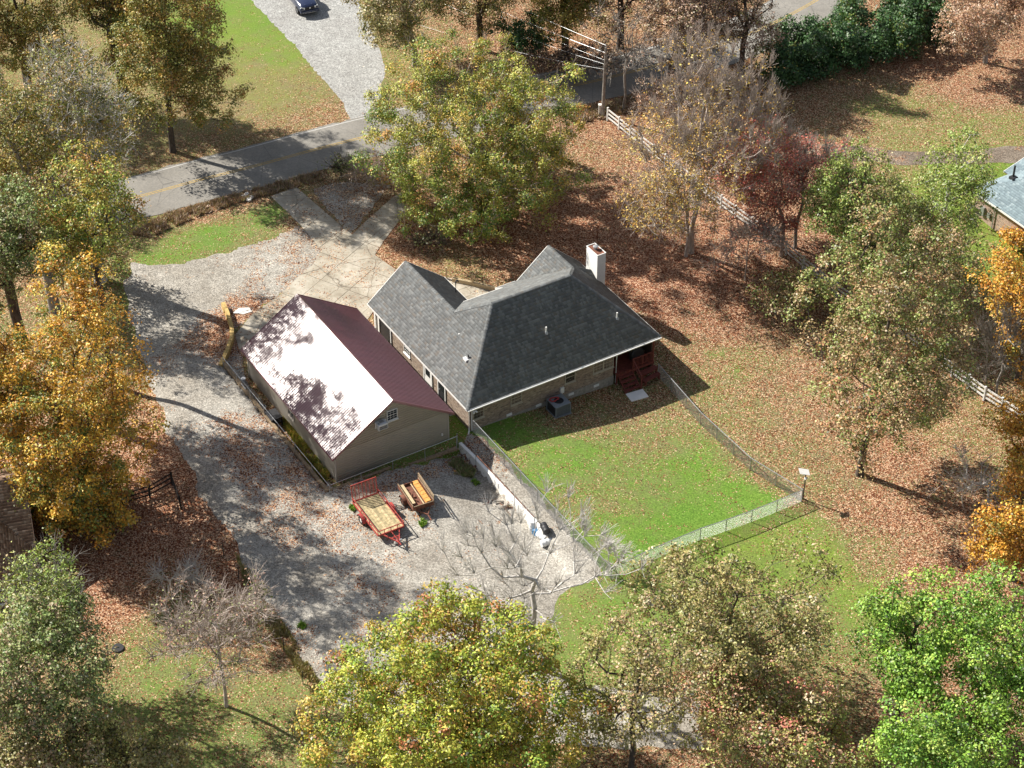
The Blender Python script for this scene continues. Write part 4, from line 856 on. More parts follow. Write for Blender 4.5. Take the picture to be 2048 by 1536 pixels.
# small rusty trailer
p = at(832, 1003); hd = math.radians(-64)
t = thing('rusty_box_trailer', 'small rusty homemade box trailer carrying old boards', 'trailer', tuple(p), hd-math.pi/2)
L2, W2 = 1.32, .76
f = MB(); f.box(-W2, W2, -L2, L2, .42, .48)
for x in (-W2, W2): f.bar((x, -L2, .66), (x, L2, .66), .04, .4)
f.bar((-W2, L2, .62), (W2, L2, .62), .04, .34); f.bar((-W2, -L2, .55), (W2, -L2, .55), .04, .2); f.build('box_body', rust, t)
r_ = MB()
for x in (-W2, W2): r_.bar((x*1.02, -L2, .88), (x*1.02, L2, .88), .05, .04)
r_.bar((-W2, L2*1.01, .82), (W2, L2*1.01, .82), .05, .04)
for y in (-L2, 0, L2): r_.bar((-W2*1.04, y, .4), (-W2*1.04, y, 1.3), .05, .04, up=(0, 1, 0))
r_.bar((-W2*1.04, -L2, 1.28), (-W2*1.04, L2, 1.28), .09, .03).bar((-W2*1.04, -L2, 1.08), (-W2*1.04, L2, 1.08), .03, .08); r_.build('side_rail', timber, t)
for k, (x, ln, m, z) in enumerate(((-.42, 1.15, new_wood, .56), (-.16, 1.2, pale_wood, .58), (-.58, .9, new_wood, .7), (.12, .7, rust, .52), (.5, 1.1, pale_wood, .72))): MB().bar((x, -L2*.95 if k != 3 else -.2, z), (x+.03, -L2*.95+ln*2, z+.04), .2 if k != 1 else .08, .035).build('board', m, t)
for k in range(6): MB().box(-.64, -.28, -L2*.9+k*.4, -L2*.9+k*.4+.36, .78, .81).build('board', new_wood, t)
MB().tube([(.1, .6, .55), (.35, .2, .6), (.2, -.3, .62), (.45, -.7, .58)], .04, 6).build('loose_pipe', rust, t)
MB().bar((-.5, L2, .42), (0, L2+.75, .42), .06, .07).bar((.5, L2, .42), (0, L2+.75, .42), .06, .07).tube([(0, L2+.6, .42), (0, L2+1.35, .4)], .04, 6).tube([(.0, L2+1.1, 0), (0, L2+1.1, .5)], .03, 6).build('tongue', rust, t)
for s in (-1, 1): wheel(t, s*(W2+.17), -.1, .31, .31, .19, rust); fender(t, s*(W2+.17), -.1, .4, .26, rust)
# hose coil and pipe pile
p = at(1000, 1010); h = MB()
for k in range(9): h.tube([(.42*(1+.25*math.sin(k))*math.cos(a*.5236), .38*(1+.22*math.cos(k*1.3))*math.sin(a*.5236), .04+.022*k+.02*math.sin(a+k)) for a in range(12)], .018, 5, closed=True)
ob = h.build('hose_coil', simple('cream_hose', (.6, .55, .48), .6, .3), None); ob.location = tuple(p); tag(ob, 'loose coil of cream hose on gravel near the white wall', 'hose')
p = at(966, 1003); h = MB().tube([(.42*math.cos(a*.4), .34*math.sin(a*.4), .03) for a in range(16)], .025, 5, closed=True); ob = h.build('wire_hoop', rust); ob.location = tuple(p); tag(ob, 'thin brown hoop lying beside the cream hose coil', 'hoop')
p = at(1022, 1014); t = thing('scrap_pile', 'small heap of rusty pipes and brush under the white wall', 'scrap pile', tuple(p), .3); r = random.Random(5)
for k in range(14): a = r.uniform(0, 3.1); q = Vector((r.uniform(-.5, .5), r.uniform(-.3, .3), .04+.03*k*.4)); d = Vector((math.cos(a), math.sin(a), r.uniform(-.05, .1)))*r.uniform(.3, .8); MB().tube([q-d, q+d], .022, 5).build('pipe', rust if k % 3 else pale_wood, t)
p = at(926, 944); t = thing('timber_offcut', 'orange brown timber lying on gravel near the upper yard corner', 'timber', tuple(p), .0); MB().bar((-.62, 0, .07), (.55, -.03, .07), .14, .13).bar((-.66, -.12, .06), (-.62, .14, .06), .1, .12).build('beam', new_wood, t, bevel=.01)
p = at(946, 945); t = thing('pale_slab', 'small pale slab leaning by the foot of the white wall', 'slab', tuple(p), .0); MB().box(-.25, .25, -.15, .15, 0, .08).build('slab', block_grey, t, bevel=.02)
# barrels and bags at the wall end
white_plastic = simple('white_plastic', (.68, .69, .7), .45, .4, var=.08); blue_barrel = simple('blue_plastic', (.1, .25, .45), .45, .4)
def barrel(px, py, mat, label, lie=0, r=.26, h=.8):
    p = at(px, py); t = thing('barrel', label, 'barrel', tuple(p), lie)
    pr = [(0, r*.96), (.03, r), (h*.33, r), (h*.35, r*1.04), (h*.37, r), (h*.63, r), (h*.65, r*1.04), (h*.67, r), (h-.03, r), (h, r*.96)]
    pts = [(0, 0, a) for a, _ in pr] if not lie else [(a-h/2, 0, r) for a, _ in pr]
    MB().tube(pts, [b for _, b in pr], 16).build('drum', mat, t, smooth=True)
    MB().tube([(.1, .05, h), (.1, .05, h+.03)] if not lie else [(h/2, .05, r+.1), (h/2+.03, .05, r+.1)], .04, 8).build('lid', dark_metal, t)
barrel(1066, 1052, white_plastic, 'white drum standing at the end of the white wall', 0, .28, .85)
barrel(1076, 1066, blue_barrel, 'blue drum on its side among the white drums', .9)
barrel(1084, 1077, white_plastic, 'white drum lying between the blue drum and the last drum', 2.3)
barrel(1093, 1090, white_plastic, 'white drum lying lowest, last in the row by the wall end', .4)
barrel(1090, 1062, dark_metal, 'black drum lying on the gravel behind the blue drum', 1.9)
# things between the shed and its timber wall
def put(o_, a, b, z=0.): q = hw(a, b, o_); return (q[0], q[1], z)
t = thing('metal_wash_tub', 'round steel tub between the shed wall and the timber wall', 'tub', put(SHED, -.7, 10.2), 0); MB().tube([(0, 0, 0), (0, 0, .42)], [.33, .36], 14).build('tub', galv, t); MB().tube([(0, 0, .42), (0, 0, .44)], .3, 14).build('water', dark_metal, t)
t = thing('work_table', 'dark low table with shelf against the shed side wall', 'table', put(SHED, -.5, 8.6), YAW); MB().box(-.45, .45, -.6, .6, .68, .74).box(-.4, .4, -.55, .55, .25, .29).build('table_top', dark_metal, t)
for x in (-.4, .4):
    for y in (-.55, .55): MB().box(x-.04, x+.04, y-.04, y+.04, 0, .68).build('leg', dark_metal, t)
t = thing('white_bucket', 'white bucket at the far corner of the shed', 'bucket', put(SHED, -.35, 14.0), 0); MB().tube([(0, 0, 0), (0, 0, .38)], [.14, .17], 12).build('pail', white_plastic, t); MB().tube([(0, 0, .38), (0, 0, .4)], .18, 12).build('lid', white_plastic, t)
t = thing('sawhorse', 'small dark sawhorse beside the shed wall', 'sawhorse', put(SHED, -.6, 11.5), YAW)
MB().box(-.05, .05, -.5, .5, .6, .7).build('beam', timber, t)
for y in (-.45, .45):
    for s in (-1, 1): MB().bar((0, y, .62), (s*.25, y, 0), .05, .05, up=(0, 1, 0)).build('leg', timber, t)
t = thing('white_sign_board', 'small white board fixed on the railing near the curved wall', 'board', (*at0(487, 775, .5)[:2], .35), YAW+1.57); MB().box(-.35, .35, -.02, .02, 0, .32).build('board', white_paint, t); MB().tube([(-.2, .04, -.4), (-.2, .04, .3)], .02, 5).tube([(.2, .04, -.4), (.2, .04, .3)], .02, 5).build('leg', galv, t)
p = at(485, 622); ob = MB().prism([(-.7, -.3, -.02), (.1, -.45, -.02), (.75, -.1, -.02), (.5, .4, -.02), (-.3, .35, -.02)], (0, 0, .06)).build('stone_slab', concrete_white); ob.location = tuple(p); tag(ob, 'pale flat stone lying among red leaves by the concrete apron', 'stone')
p = at(236, 1297); t = thing('dark_disc', 'small dark round disc lying in the grass by the green tree', 'cover', tuple(p)); MB().tube([(0, 0, .02), (0, 0, .1)], [.42, .38], 20).build('disc', dark_metal, t); MB().box(-.06, .06, -.02, .02, .1, .14).build('handle', dark_metal, t)  # plain dark disc added for a round dark spot in the grass
for k, (px, py) in enumerate(((487, 396), (494, 391), (503, 397), (498, 402))):
    p = at(px, py); ob = lump('white_rock', concrete_white, None, .24, .18, .13, 50+k, 2, .25); ob.location = tuple(p); ob.rotation_euler = (0, 0, k); tag(ob, ['upper small white rock by the roadside ditch', 'topmost of the four white ditch rocks', 'largest white rock at the ditch by the driveway', 'lowest of the four white ditch rocks'][k], 'rock', 'white rocks at the roadside ditch')
# lamp post with solar head at the fence corner
p = at(1606, 998); t = thing('solar_lamp_post', 'black pole with a tilted white solar lamp at the lawn fence corner', 'lamp post', tuple(p), .2)
MB().tube([(0, 0, 0), (0, 0, 2.5)], .045, 8).build('pole', dark_metal, t); MB().tube([(0, 0, 2.2), (.2, 0, 2.45)], .02, 5).build('brace', dark_metal, t)
MB().add([(-.52, -.22, 2.62), (.2, -.3, 2.42), (.25, .22, 2.5), (-.47, .3, 2.7), (-.52, -.22, 2.66), (.2, -.3, 2.46), (.25, .22, 2.54), (-.47, .3, 2.74)], [(3, 2, 1, 0), (4, 5, 6, 7), (0, 1, 5, 4), (1, 2, 6, 5), (2, 3, 7, 6), (3, 0, 4, 7)]).build('solar_panel', white_paint, t)
MB().tube([(-.1, -.25, 2.3), (-.1, -.4, 2.2)], .1, 8).box(-.25, -.05, -.1, .1, 2.35, 2.5).build('lamp_head', white_paint, t)
# utility pole, wires, marker pole
p = at(1205, 233); t = thing('utility_pole', 'tall grey wooden utility pole by the road at the white fence end', 'utility pole', tuple(p), -.35)
HP = 7.0; MB().tube([(0, 0, -.5), (.12, 0, HP)], [.17, .11], 10).build('pole', bark_grey, t); MB().tube([(.12, 0, HP), (.12, 0, HP+.22)], .05, 8).build('insulator', galv, t); MB().tube([(.0, .16, HP-.5), (.0, .16, HP-.75)], .05, 6).tube([(.25, 0, HP-1.4), (.25, 0, HP-1.7)], .05, 6).build('bracket', galv, t)
p2 = at(1200, 231); ob = MB().box(-.14, .14, -.14, .14, -.1, 1.1).box(-.17, .17, -.17, .17, 1.1, 1.15).build('utility_pedestal', concrete_white); ob.location = tuple(p2); tag(ob, 'short pale post beside the foot of the utility pole', 'post')
for k, (z, dx, dy, sag, rr, lb) in enumerate(((HP+.2, -50, 58, 2., .012, 'topmost bright wire running from the utility pole over the woods'), (HP-.55, -50, 57, 2.6, .02, 'thick twisted cable just under the topmost wire at the pole'), (HP-1.3, -50, 61, 3.0, .008, 'middle thin wire leaving the pole over the road'), (HP-1.7, -50, 55, 3.2, .008, 'lower thin wire leaving the pole over the road'), (HP-2.2, -52, 42, 3.5, .008, 'lowest wire drooping toward the big yellow green tree'))):
    pts = [(dx*s, dy*s, z-4*sag*s*(1-s)) for s in [i/24 for i in range(25)]]; ob = MB().tube(pts, rr, 4).build('power_line', galv); ob.location = (p[0]+.1, p[1], p[2]); tag(ob, lb, 'wire', 'wires on the utility pole')
p = at(1132, 268); t = thing('marker_pole', 'slender white banded pole in the leaves beside the yellow green tree', 'pole', tuple(p)); MB().tube([(0, 0, 0), (.07, 0, 1.2)], .045, 6).build('lower_pole', dark_metal, t)
MB().tube([(.07, 0, 1.2), (.2, 0, 3.7)], .035, 6).build('upper_pole', white_paint, t); MB().tube([(.2, 0, 3.7), (.2, 0, 3.8)], .06, 6).build('finial', white_paint, t)

# ------------------------------------------------------------------ the pickup truck on the gravel
navy = M('navy_car_paint', .22, .6); navy.col((.012, .02, .06)); navy.b.inputs['Coat Weight'].default_value = .8; navy = navy.m
chrome = M('chrome', .2, .6, 1.).col((.6, .6, .6)).m; lampm = M('headlight_lens', .15, .7).col((.75, .77, .76)).m
def truck():
    f_ = at(621, 33); hd = math.radians(-66); d = np.array([math.cos(hd), math.sin(hd)]); c = f_[:2]-d*2.85
    t = thing('pickup_truck', 'dark navy pickup truck parked on the pale gravel driveway', 'truck', (c[0], c[1], .01), hd-math.pi/2)
    def loft(secs, name, mat, bev=0, smooth=True):
        """secs: list of (y, half width bottom, half width top, z bottom, z top, crown)"""
        m = MB(); vs = []; k = 10
        for y, wb, wt_, zb, zt_, cr in secs:
            vs += [(-wb*.9, y, zb), (-wb, y, zb+.12), (-wb, y, (zb+zt_)/2), (-wt_, y, zt_-.06), (-wt_*.82, y, zt_+cr*.3), (wt_*.82, y, zt_+cr*.3), (wt_, y, zt_-.06), (wb, y, (zb+zt_)/2), (wb, y, zb+.12), (wb*.9, y, zb)]
        fs = [(i*k+j, i*k+(j+1) % k, (i+1)*k+(j+1) % k, (i+1)*k+j) for i in range(len(secs)-1) for j in range(k)]+[tuple(range(k))[::-1], tuple(range((len(secs)-1)*k, len(secs)*k))]
        m.add(vs, fs); return m.build(name, mat, t, smooth=smooth)
    loft([(-2.85, .95, .93, .5, 1.22, 0), (-1.0, .99, .96, .42, 1.25, 0), (-.9, 1.0, .97, .4, 1.25, 0), (.95, 1.0, .97, .4, 1.2, .1), (1.6, 1.0, .93, .42, 1.18, .2), (2.4, .98, .88, .45, 1.1, .2), (2.72, .95, .82, .5, 1.02, .1), (2.8, .88, .76, .6, .95, 0)], 'body', navy)
    loft([(-.95, .84, .7, 1.2, 1.8, 0), (-.8, .86, .74, 1.2, 1.9, 0), (.3, .86, .74, 1.2, 1.92, .1), (.55, .86, .72, 1.2, 1.84, .1), (1.2, .86, .82, 1.18, 1.28, 0)], 'cab', navy)
    MB().add([(-.72, .62, 1.8), (.72, .62, 1.8), (.82, 1.2, 1.3), (-.82, 1.2, 1.3), (-.7, .6, 1.76), (.7, .6, 1.76), (.8, 1.14, 1.27), (-.8, 1.14, 1.27)], [(0, 1, 2, 3), (7, 6, 5, 4), (4, 5, 1, 0), (3, 2, 6, 7), (0, 3, 7, 4), (1, 5, 6, 2)]).build('windshield', glass, t)
    for s in (-1, 1):
        MB().box(s*.85-.02, s*.85+.02, -.6, -.0, 1.32, 1.72).box(s*.85-.02, s*.85+.02, .06, .6, 1.32, 1.68).build('side_window', glass, t)
        MB().box(s*1.06-.12, s*1.06+.12, .78, .92, 1.28, 1.48).build('side_mirror', navy, t, bevel=.03)
        hl = MB().prism([(s*.5, 2.74, .8), (s*.5, 2.74, .99), (s*.86, 2.62, 1.03), (s*.93, 2.5, .86)], (0, .1, 0)); hl.build('headlight', lampm, t, bevel=.02)
        MB().tube([(s*.66, 2.82, .5), (s*.66, 2.87, .5)], .08, 10).build('fog_light', lampm, t)
    MB().box(-.47, .47, 2.78, 2.83, .72, 1.0).build('grille', dark_metal, t, bevel=.02)
    g = MB()
    for z in (.78, .86, .94): g.box(-.46, .46, 2.83, 2.85, z-.012, z+.012)
    g.build('grille_bar', dark_metal, t)
    MB().prism([(-.07, 2.85, .98), (.07, 2.85, .98), (.06, 2.85, .88), (0, 2.85, .83), (-.06, 2.85, .88)], (0, .03, 0)).build('badge', chrome, t)
    MB().prism([(-.98, 2.7, .4), (.98, 2.7, .4), (.98, 2.7, .66), (-.98, 2.7, .66)], (0, .18, 0)).build('bumper', navy, t, bevel=.05)
    MB().box(-.5, .5, 2.88, 2.9, .42, .48).build('lower_grille', galv, t)
    h = MB()
    for x in (-.3, .3): h.bar((x, 1.3, 1.245), (x*1.1, 2.55, 1.13), .1, .03)
    h.build('hood_ridge', navy, t, bevel=.01)
    MB().box(-.85, .85, -2.75, -1.05, 1.22, 1.26).build('bed_cover', dark_metal, t)
    for s in (-1, 1):
        for y in (-1.85, 1.85): wheel(t, s*.9, y, .4, .4, .26, galv)
truck()

# ------------------------------------------------------------------ trees
def seg_mesh(name, P0, P1, R0, R1, mat, n=4):
    P0, P1 = np.asarray(P0, float), np.asarray(P1, float); D = P1-P0; D /= np.linalg.norm(D, axis=1)[:, None]+1e-9
    ref = np.where(np.abs(D[:, 2:3]) > .9, [[1., 0, 0]], [[0, 0, 1.]]); A = np.cross(D, ref); A /= np.linalg.norm(A, axis=1)[:, None]+1e-9; B = np.cross(D, A)
    V_ = []; m = len(P0)
    for P, R in ((P0, R0), (P1, R1)):
        for k in range(n):
            t = 2*math.pi*k/n; V_.append(P+(A*math.cos(t)+B*math.sin(t))*np.asarray(R)[:, None])
    V_ = np.stack(V_, 1).reshape(-1, 3); base = np.arange(m)[:, None]*(2*n)
    F_ = np.concatenate([base+np.array([[k, (k+1) % n, n+(k+1) % n, n+k]]) for k in range(n)])
    return npmesh(name, V_, F_, mat)
def unit(v): return v/(np.linalg.norm(v, axis=-1, keepdims=True)+1e-9)
def leaf_quads(C, Nn, col, size, rng):
    """folded rhombus leaves at C facing Nn"""
    n = len(C); a = unit(np.cross(Nn, rng.normal(size=(n, 3)))); b = np.cross(Nn, a); s = size*rng.uniform(.6, 1.35, (n, 1))
    fold = Nn*s*.16
    V_ = np.stack([C-a*s*.5, C+b*s*.33+fold, C+a*s*.5, C-b*s*.33+fold], 1).reshape(-1, 3)
    F_ = np.arange(4*n).reshape(-1, 4)
    c4 = np.concatenate([np.repeat(col, 4, 0), np.ones((4*n, 1))], 1)
    return V_, F_, c4
PAL = {
 'gold': [((.66, .38, .05), 4), ((.56, .27, .035), 3), ((.56, .45, .09), 2.6), ((.2, .24, .05), 2.4), ((.4, .18, .035), 1)],
 'orange': [((.66, .34, .05), 4), ((.56, .25, .04), 3), ((.64, .46, .09), 2), ((.3, .28, .06), 1.2)],
 'ygreen': [((.4, .4, .08), 4), ((.27, .33, .06), 3.4), ((.5, .36, .08), 2.), ((.14, .22, .04), 2.2), ((.52, .28, .09), 1.2)],
 'bigyg': [((.46, .47, .07), 4.4), ((.33, .41, .055), 3.4), ((.54, .38, .08), 2.6), ((.2, .31, .05), 1.8), ((.52, .22, .09), 1.1)],
 'olive': [((.3, .28, .09), 3), ((.38, .33, .13), 2.5), ((.19, .2, .06), 2), ((.44, .3, .17), 1.5), ((.5, .43, .26), .9)],
 'darkolive': [((.24, .24, .055), 3.), ((.36, .29, .07), 2.4), ((.44, .29, .08), 1.8), ((.16, .19, .04), 2), ((.46, .26, .1), .7)],
 'brown': [((.38, .25, .17), 3), ((.48, .35, .26), 2.5), ((.28, .18, .12), 2), ((.3, .28, .11), 1.2), ((.55, .44, .34), .8)],
 'rust': [((.44, .26, .16), 3), ((.55, .39, .27), 2), ((.33, .18, .11), 2), ((.58, .47, .36), .6)],
 'oak': [((.36, .26, .13), 3), ((.22, .27, .07), 3.), ((.44, .32, .17), 1.6), ((.28, .33, .1), 2.), ((.46, .24, .12), 1.)],
 'green': [((.26, .43, .06), 4), ((.18, .34, .05), 3), ((.38, .5, .09), 2), ((.12, .24, .04), 1.3)],
 'leafgreen': [((.28, .36, .08), 4), ((.2, .28, .06), 3), ((.38, .4, .13), 1.6), ((.36, .29, .13), 1.2)],
 'holly': [((.05, .115, .035), 4), ((.08, .16, .05), 2), ((.035, .08, .025), 2), ((.2, .24, .05), .25)],
 'redgreen': [((.42, .39, .12), 3), ((.48, .29, .17), 2.3), ((.5, .18, .13), 1.3), ((.32, .36, .1), 2), ((.52, .42, .26), 1)],
 'red': [((.62, .2, .15), 4), ((.62, .32, .22), 2), ((.5, .13, .1), 2), ((.55, .42, .26), 1)],
 'yellow': [((.6, .42, .1), 4), ((.52, .3, .08), 2), ((.5, .42, .15), 1.4)],
 'mixdark': [((.19, .26, .08), 3), ((.26, .3, .11), 2.4), ((.33, .29, .15), 1.6), ((.42, .3, .19), .8)],
 'pinktwig': [((.4, .22, .16), 2), ((.24, .26, .09), 2), ((.42, .3, .22), 1)],
}
def tree(name, label, base, bbox, pal, dens=1., bark_=None, cat='tree', twigs=0., upright=0., trunk_r=None, seed=0, leaf=.19, nclus=None, group=None, low=.6, fine=False, gap=0., lean=(0, 0), split=.62, round_=False, tw=1.):
    rng = np.random.default_rng(seed+100); bark_ = bark_ or bark_dark
    b0_ = at(*base); s = scale_at(b0_); dv = b0_-CAM; ph = math.atan2(-dv[2], math.hypot(dv[0], dv[1])); sp_, cp_ = math.sin(ph), math.cos(ph)
    x0, y0, x1, y1 = bbox; s *= 1.03
    a = (x1-x0)/2/s; E = (y1-y0)/2/s; cx = ((x0+x1)/2-base[0])/s
    ay = min(a, .8*E/sp_); b = math.sqrt(max(E*E-(sp_*ay)**2, .1))/cp_; hc = (base[1]-(y0+y1)/2)/(s*cp_)
    bot = max(hc-b, low); top = max(hc+b, bot+1.5)
    cen = np.array([cx, 0, hc]); rad = np.array([a, ay, b])
    t = thing(name, label, cat, tuple(b0_), 0., group)
    # lobes give an uneven outline
    nl = 24 if round_ else rng.integers(9, 14); ld = unit(rng.normal(size=(nl, 3)))
    if round_: kk = np.arange(nl)+.5; zz = 1-2*kk/nl; ld = np.c_[np.sqrt(1-zz**2)*np.cos(kk*2.39996), np.sqrt(1-zz**2)*np.sin(kk*2.39996), zz]+rng.normal(0, .12, (nl, 3))
    ld[:, 2] = ld[:, 2]*.9+.12; lc = ld*rng.uniform(.5, .66, (nl, 1)); lr = rng.uniform(.3, .48, nl)
    lc = np.concatenate([lc, [[0, 0, 0]]]); lr = np.append(lr, .55)
    area = math.pi*a*E; ncl = nclus or int(np.clip(area*(4.2 if dens > .3 else 2.8), 30, 560))
    w_l = lr**2; w_l /= w_l.sum(); C = []; li = []
    while len(C) < ncl:
        k = rng.choice(len(lc), p=w_l); d = unit(rng.normal(size=3)); q = lc[k]+d*lr[k]*rng.uniform(.25, 1)**.5
        if np.linalg.norm(q) > 1.04: q = q/np.linalg.norm(q)*rng.uniform(.9, 1.04)
        # narrower toward the foot of the crown
        P = cen+q*rad
        if P[2] < low+.2: P[2] = low+.2+rng.random()*1.2
        C.append(P); li.append(k)
    C = np.array(C); li = np.array(li)
    # stretch the cloud of clumps so that the crown fills its true extent
    w_ = C[:, 1]*sp_+C[:, 2]*cp_; rc_ = .55
    for _ in range(3):
        xa, xb = np.quantile(C[:, 0], [.015, .985]); f = max(.3, 2*a-2*rc_)/(xb-xa); C[:, 0] = (C[:, 0]-(xa+xb)/2)*f+cx
        w_ = C[:, 1]*sp_+C[:, 2]*cp_; wa, wb = np.quantile(w_, [.015, .985]); f = max(.3, 2*E-2*rc_)/(wb-wa); wm = hc*cp_
        C[:, 1] *= f; C[:, 2] = (C[:, 2]-(wa+wb)/2/cp_)*f+hc; C[:, 2] = np.maximum(C[:, 2], low+.2+rng.random(len(C))*.8)
    top = C[:, 2].max(); bot = np.quantile(C[:, 2], .03)
    if gap > 0:
        g1 = np.sin(C[:, 0]*1.1+seed)+np.sin(C[:, 2]*1.3+seed*2)+np.sin(C[:, 1]*1.2+seed*3); keep = g1 > np.quantile(g1, gap); C, li = C[keep], li[keep]
    # skeleton
    ht = top; r0 = trunk_r or max(.09, .021*ht); nodes = [np.array([0., 0, -.3]), np.array([0., 0, .3])]; par = [-1, 0]
    ttop = bot+(top-bot)*split; nt_ = 7; wig = rng.normal(0, .12, (nt_, 2))
    for i in range(1, nt_):
        f = i/(nt_-1); z = .3+(ttop-.3)*f
        nodes.append(np.array([cx*f**1.6*.75+wig[i, 0]*(z/6+.3)+lean[0]*f, wig[i, 1]*(z/6+.3)+lean[1]*f, z])); par.append(len(nodes)-2)
    pl = [0.]
    for i in range(1, len(nodes)): pl.append(pl[par[i]]+np.linalg.norm(nodes[i]-nodes[par[i]]))
    order = np.argsort(np.linalg.norm((C-np.array([cx*.6, 0, bot+(top-bot)*.3])), axis=1)); tip = {}
    zmin = min(bot+.3, ttop*.5)
    for ci in order:
        c = C[ci]; N = np.array(nodes); d = N-c; dist = np.linalg.norm(d, axis=1)
        cost = dist+.35*np.array(pl)+np.where(N[:, 2] > c[2]+.2, (N[:, 2]-c[2])*1.5, 0)+np.where(N[:, 2] < zmin*.8, 5, 0)
        j = int(np.argmin(cost)); p = nodes[j]
        L = dist[j]
        if L > 1.4:
            k = max(1, int(L/1.3)); prev = j
            for m in range(1, k+1):
                f = m/(k+1); q = p+(c-p)*f+rng.normal(0, .07*L/(k+1)+.05, 3); q[2] += (.10 if not upright else -.12)*L*math.sin(math.pi*f)*.8
                nodes.append(q); par.append(prev); pl.append(pl[prev]+L/(k+1)); prev = len(nodes)-1
            j = prev
        nodes.append(c); par.append(j); pl.append(pl[j]+np.linalg.norm(nodes[j]-c)); tip[ci] = len(nodes)-1
    N = np.array(nodes); cnt = np.zeros(len(N))
    for i in tip.values():
        k = i
        while k != -1: cnt[k] += 1; k = par[k]
    R = np.maximum(.022 if dens > .3 else .025, r0*(cnt/cnt[0])**.5); R[0] = r0*1.5; R[1] = r0*1.15
    idx = np.arange(1, len(N)); pr = np.array(par)[1:]
    big = cnt[idx] > max(4, cnt[0]*.05)
    P0, P1, R0, R1 = N[pr[~big]], N[idx[~big]], np.minimum(R[pr[~big]], R[idx[~big]]*1.6), R[idx[~big]]*.9
    # twigs
    dirs = unit(C-np.array([cx*.5, 0, bot+(top-bot)*.15])); TW = []; tips = []
    ntw = 8
    for k in range(ntw):
        tt = unit(dirs*.5+rng.normal(size=C.shape)*.75+[0, 0, .25]); ln = rng.uniform(.35, .85, (len(C), 1)); e = C+tt*ln; tips.append(e); TW += [(C, e, .018, .008)] if k < (2 if dens > .3 else 6) else []
    tips = np.stack(tips, 1)
    if twigs > 0:
        nn = int(10*twigs)
        for k in range(nn):
            if upright: tt = unit(dirs*.35+[0, 0, upright]+rng.normal(size=C.shape)*.2)
            else: tt = unit(dirs*.6+[0, 0, .3]+rng.normal(size=C.shape)*.55)
            ln = rng.uniform(.6, 1.5, (len(C), 1)); m1 = C+tt*ln*.5+rng.normal(size=C.shape)*.06; e = m1+unit(tt+rng.normal(size=C.shape)*.2)*ln*.6
            TW += [(C, m1, .022, .015), (m1, e, .015, .008)]
            for q in range(2): e2 = m1+unit(tt+rng.normal(size=C.shape)*(.55 if not upright else .25))*ln*.5; TW.append((m1, e2, .012, .007))
    for A_, B_, ra, rb in TW:
        ra *= tw; rb *= tw
        P0 = np.concatenate([P0, A_]); P1 = np.concatenate([P1, B_]); R0 = np.concatenate([R0, np.full(len(A_), ra)]); R1 = np.concatenate([R1, np.full(len(A_), rb)])
    link('trunk', seg_mesh('trunk', N[pr[big]], N[idx[big]]+unit(N[idx[big]]-N[pr[big]])*R[idx[big]][:, None]*.3, R[pr[big]] if False else np.minimum(R[pr[big]], R[idx[big]]*1.5), R[idx[big]], bark_, 8), t)
    link('branches', seg_mesh('branches', P0, P1, R0, R1, bark_, 3), t)
    # leaves
    if dens > 0:
        n = int(370*area*dens*(.19/leaf)**1.); ci = rng.integers(0, len(C), n); ti = rng.integers(0, ntw, n)
        rc1 = rng.uniform(.5, 1.05, len(C))*(1 if dens > .3 else .8); od = unit(dirs*.55+[0, 0, .55])[ci]
        dd = unit(rng.normal(size=(n, 3))+od*.95); off = dd*(rc1[ci]*rng.uniform(.55, 1.12, n))[:, None]; off[:, 2] *= .78
        lmp = 1+.25*np.sin(dd[:, 0]*5+ci)*np.sin(dd[:, 1]*5+ci*2)+.15*np.sin(dd[:, 2]*9+ci*3); pos = C[ci]+off*lmp[:, None]+rng.normal(0, .07, (n, 3))
        far_ = rng.random(n) < .12; pos[far_] = (C[ci]+(tips[ci, ti]-C[ci])*rng.uniform(.4, 1.4, (n, 1))+rng.normal(0, .1, (n, 3)))[far_]
        nrm = unit(rng.normal(size=(n, 3))*.5+[0, 0, .35]+dd*.8)
        pals = PAL[pal]; pc = np.array([q[0] for q in pals]); pw__ = np.array([float(q[1]) for q in pals]); pw__ /= pw__.sum()
        lobec = rng.choice(len(pc), len(lc), p=pw__); clc = np.where(rng.random(len(C)) < .38, lobec[li], rng.choice(len(pc), len(C), p=pw__))
        own = rng.choice(len(pc), n, p=pw__); pick = np.where(rng.random(n) < .62, clc[ci], own)
        tipv = rng.uniform(.8, 1.2, len(C))[ci][:, None]
        col = pc[pick]*tipv*rng.uniform(.72, 1.3, (n, 1))*rng.uniform(.92, 1.08, (n, 3))
        pale = rng.random(n) < .04; col[pale] = col[pale]*.4+np.array([.42, .42, .36])*.6
        V_, F_, c4 = leaf_quads(pos, nrm, np.clip(col, 0, .8), leaf, rng)
        link('crown', npmesh('crown', V_, F_, mat_leaf, {'col': ('FLOAT_COLOR', c4)}), t)
        global NLEAF; NLEAF += n
    return t
NLEAF = 0
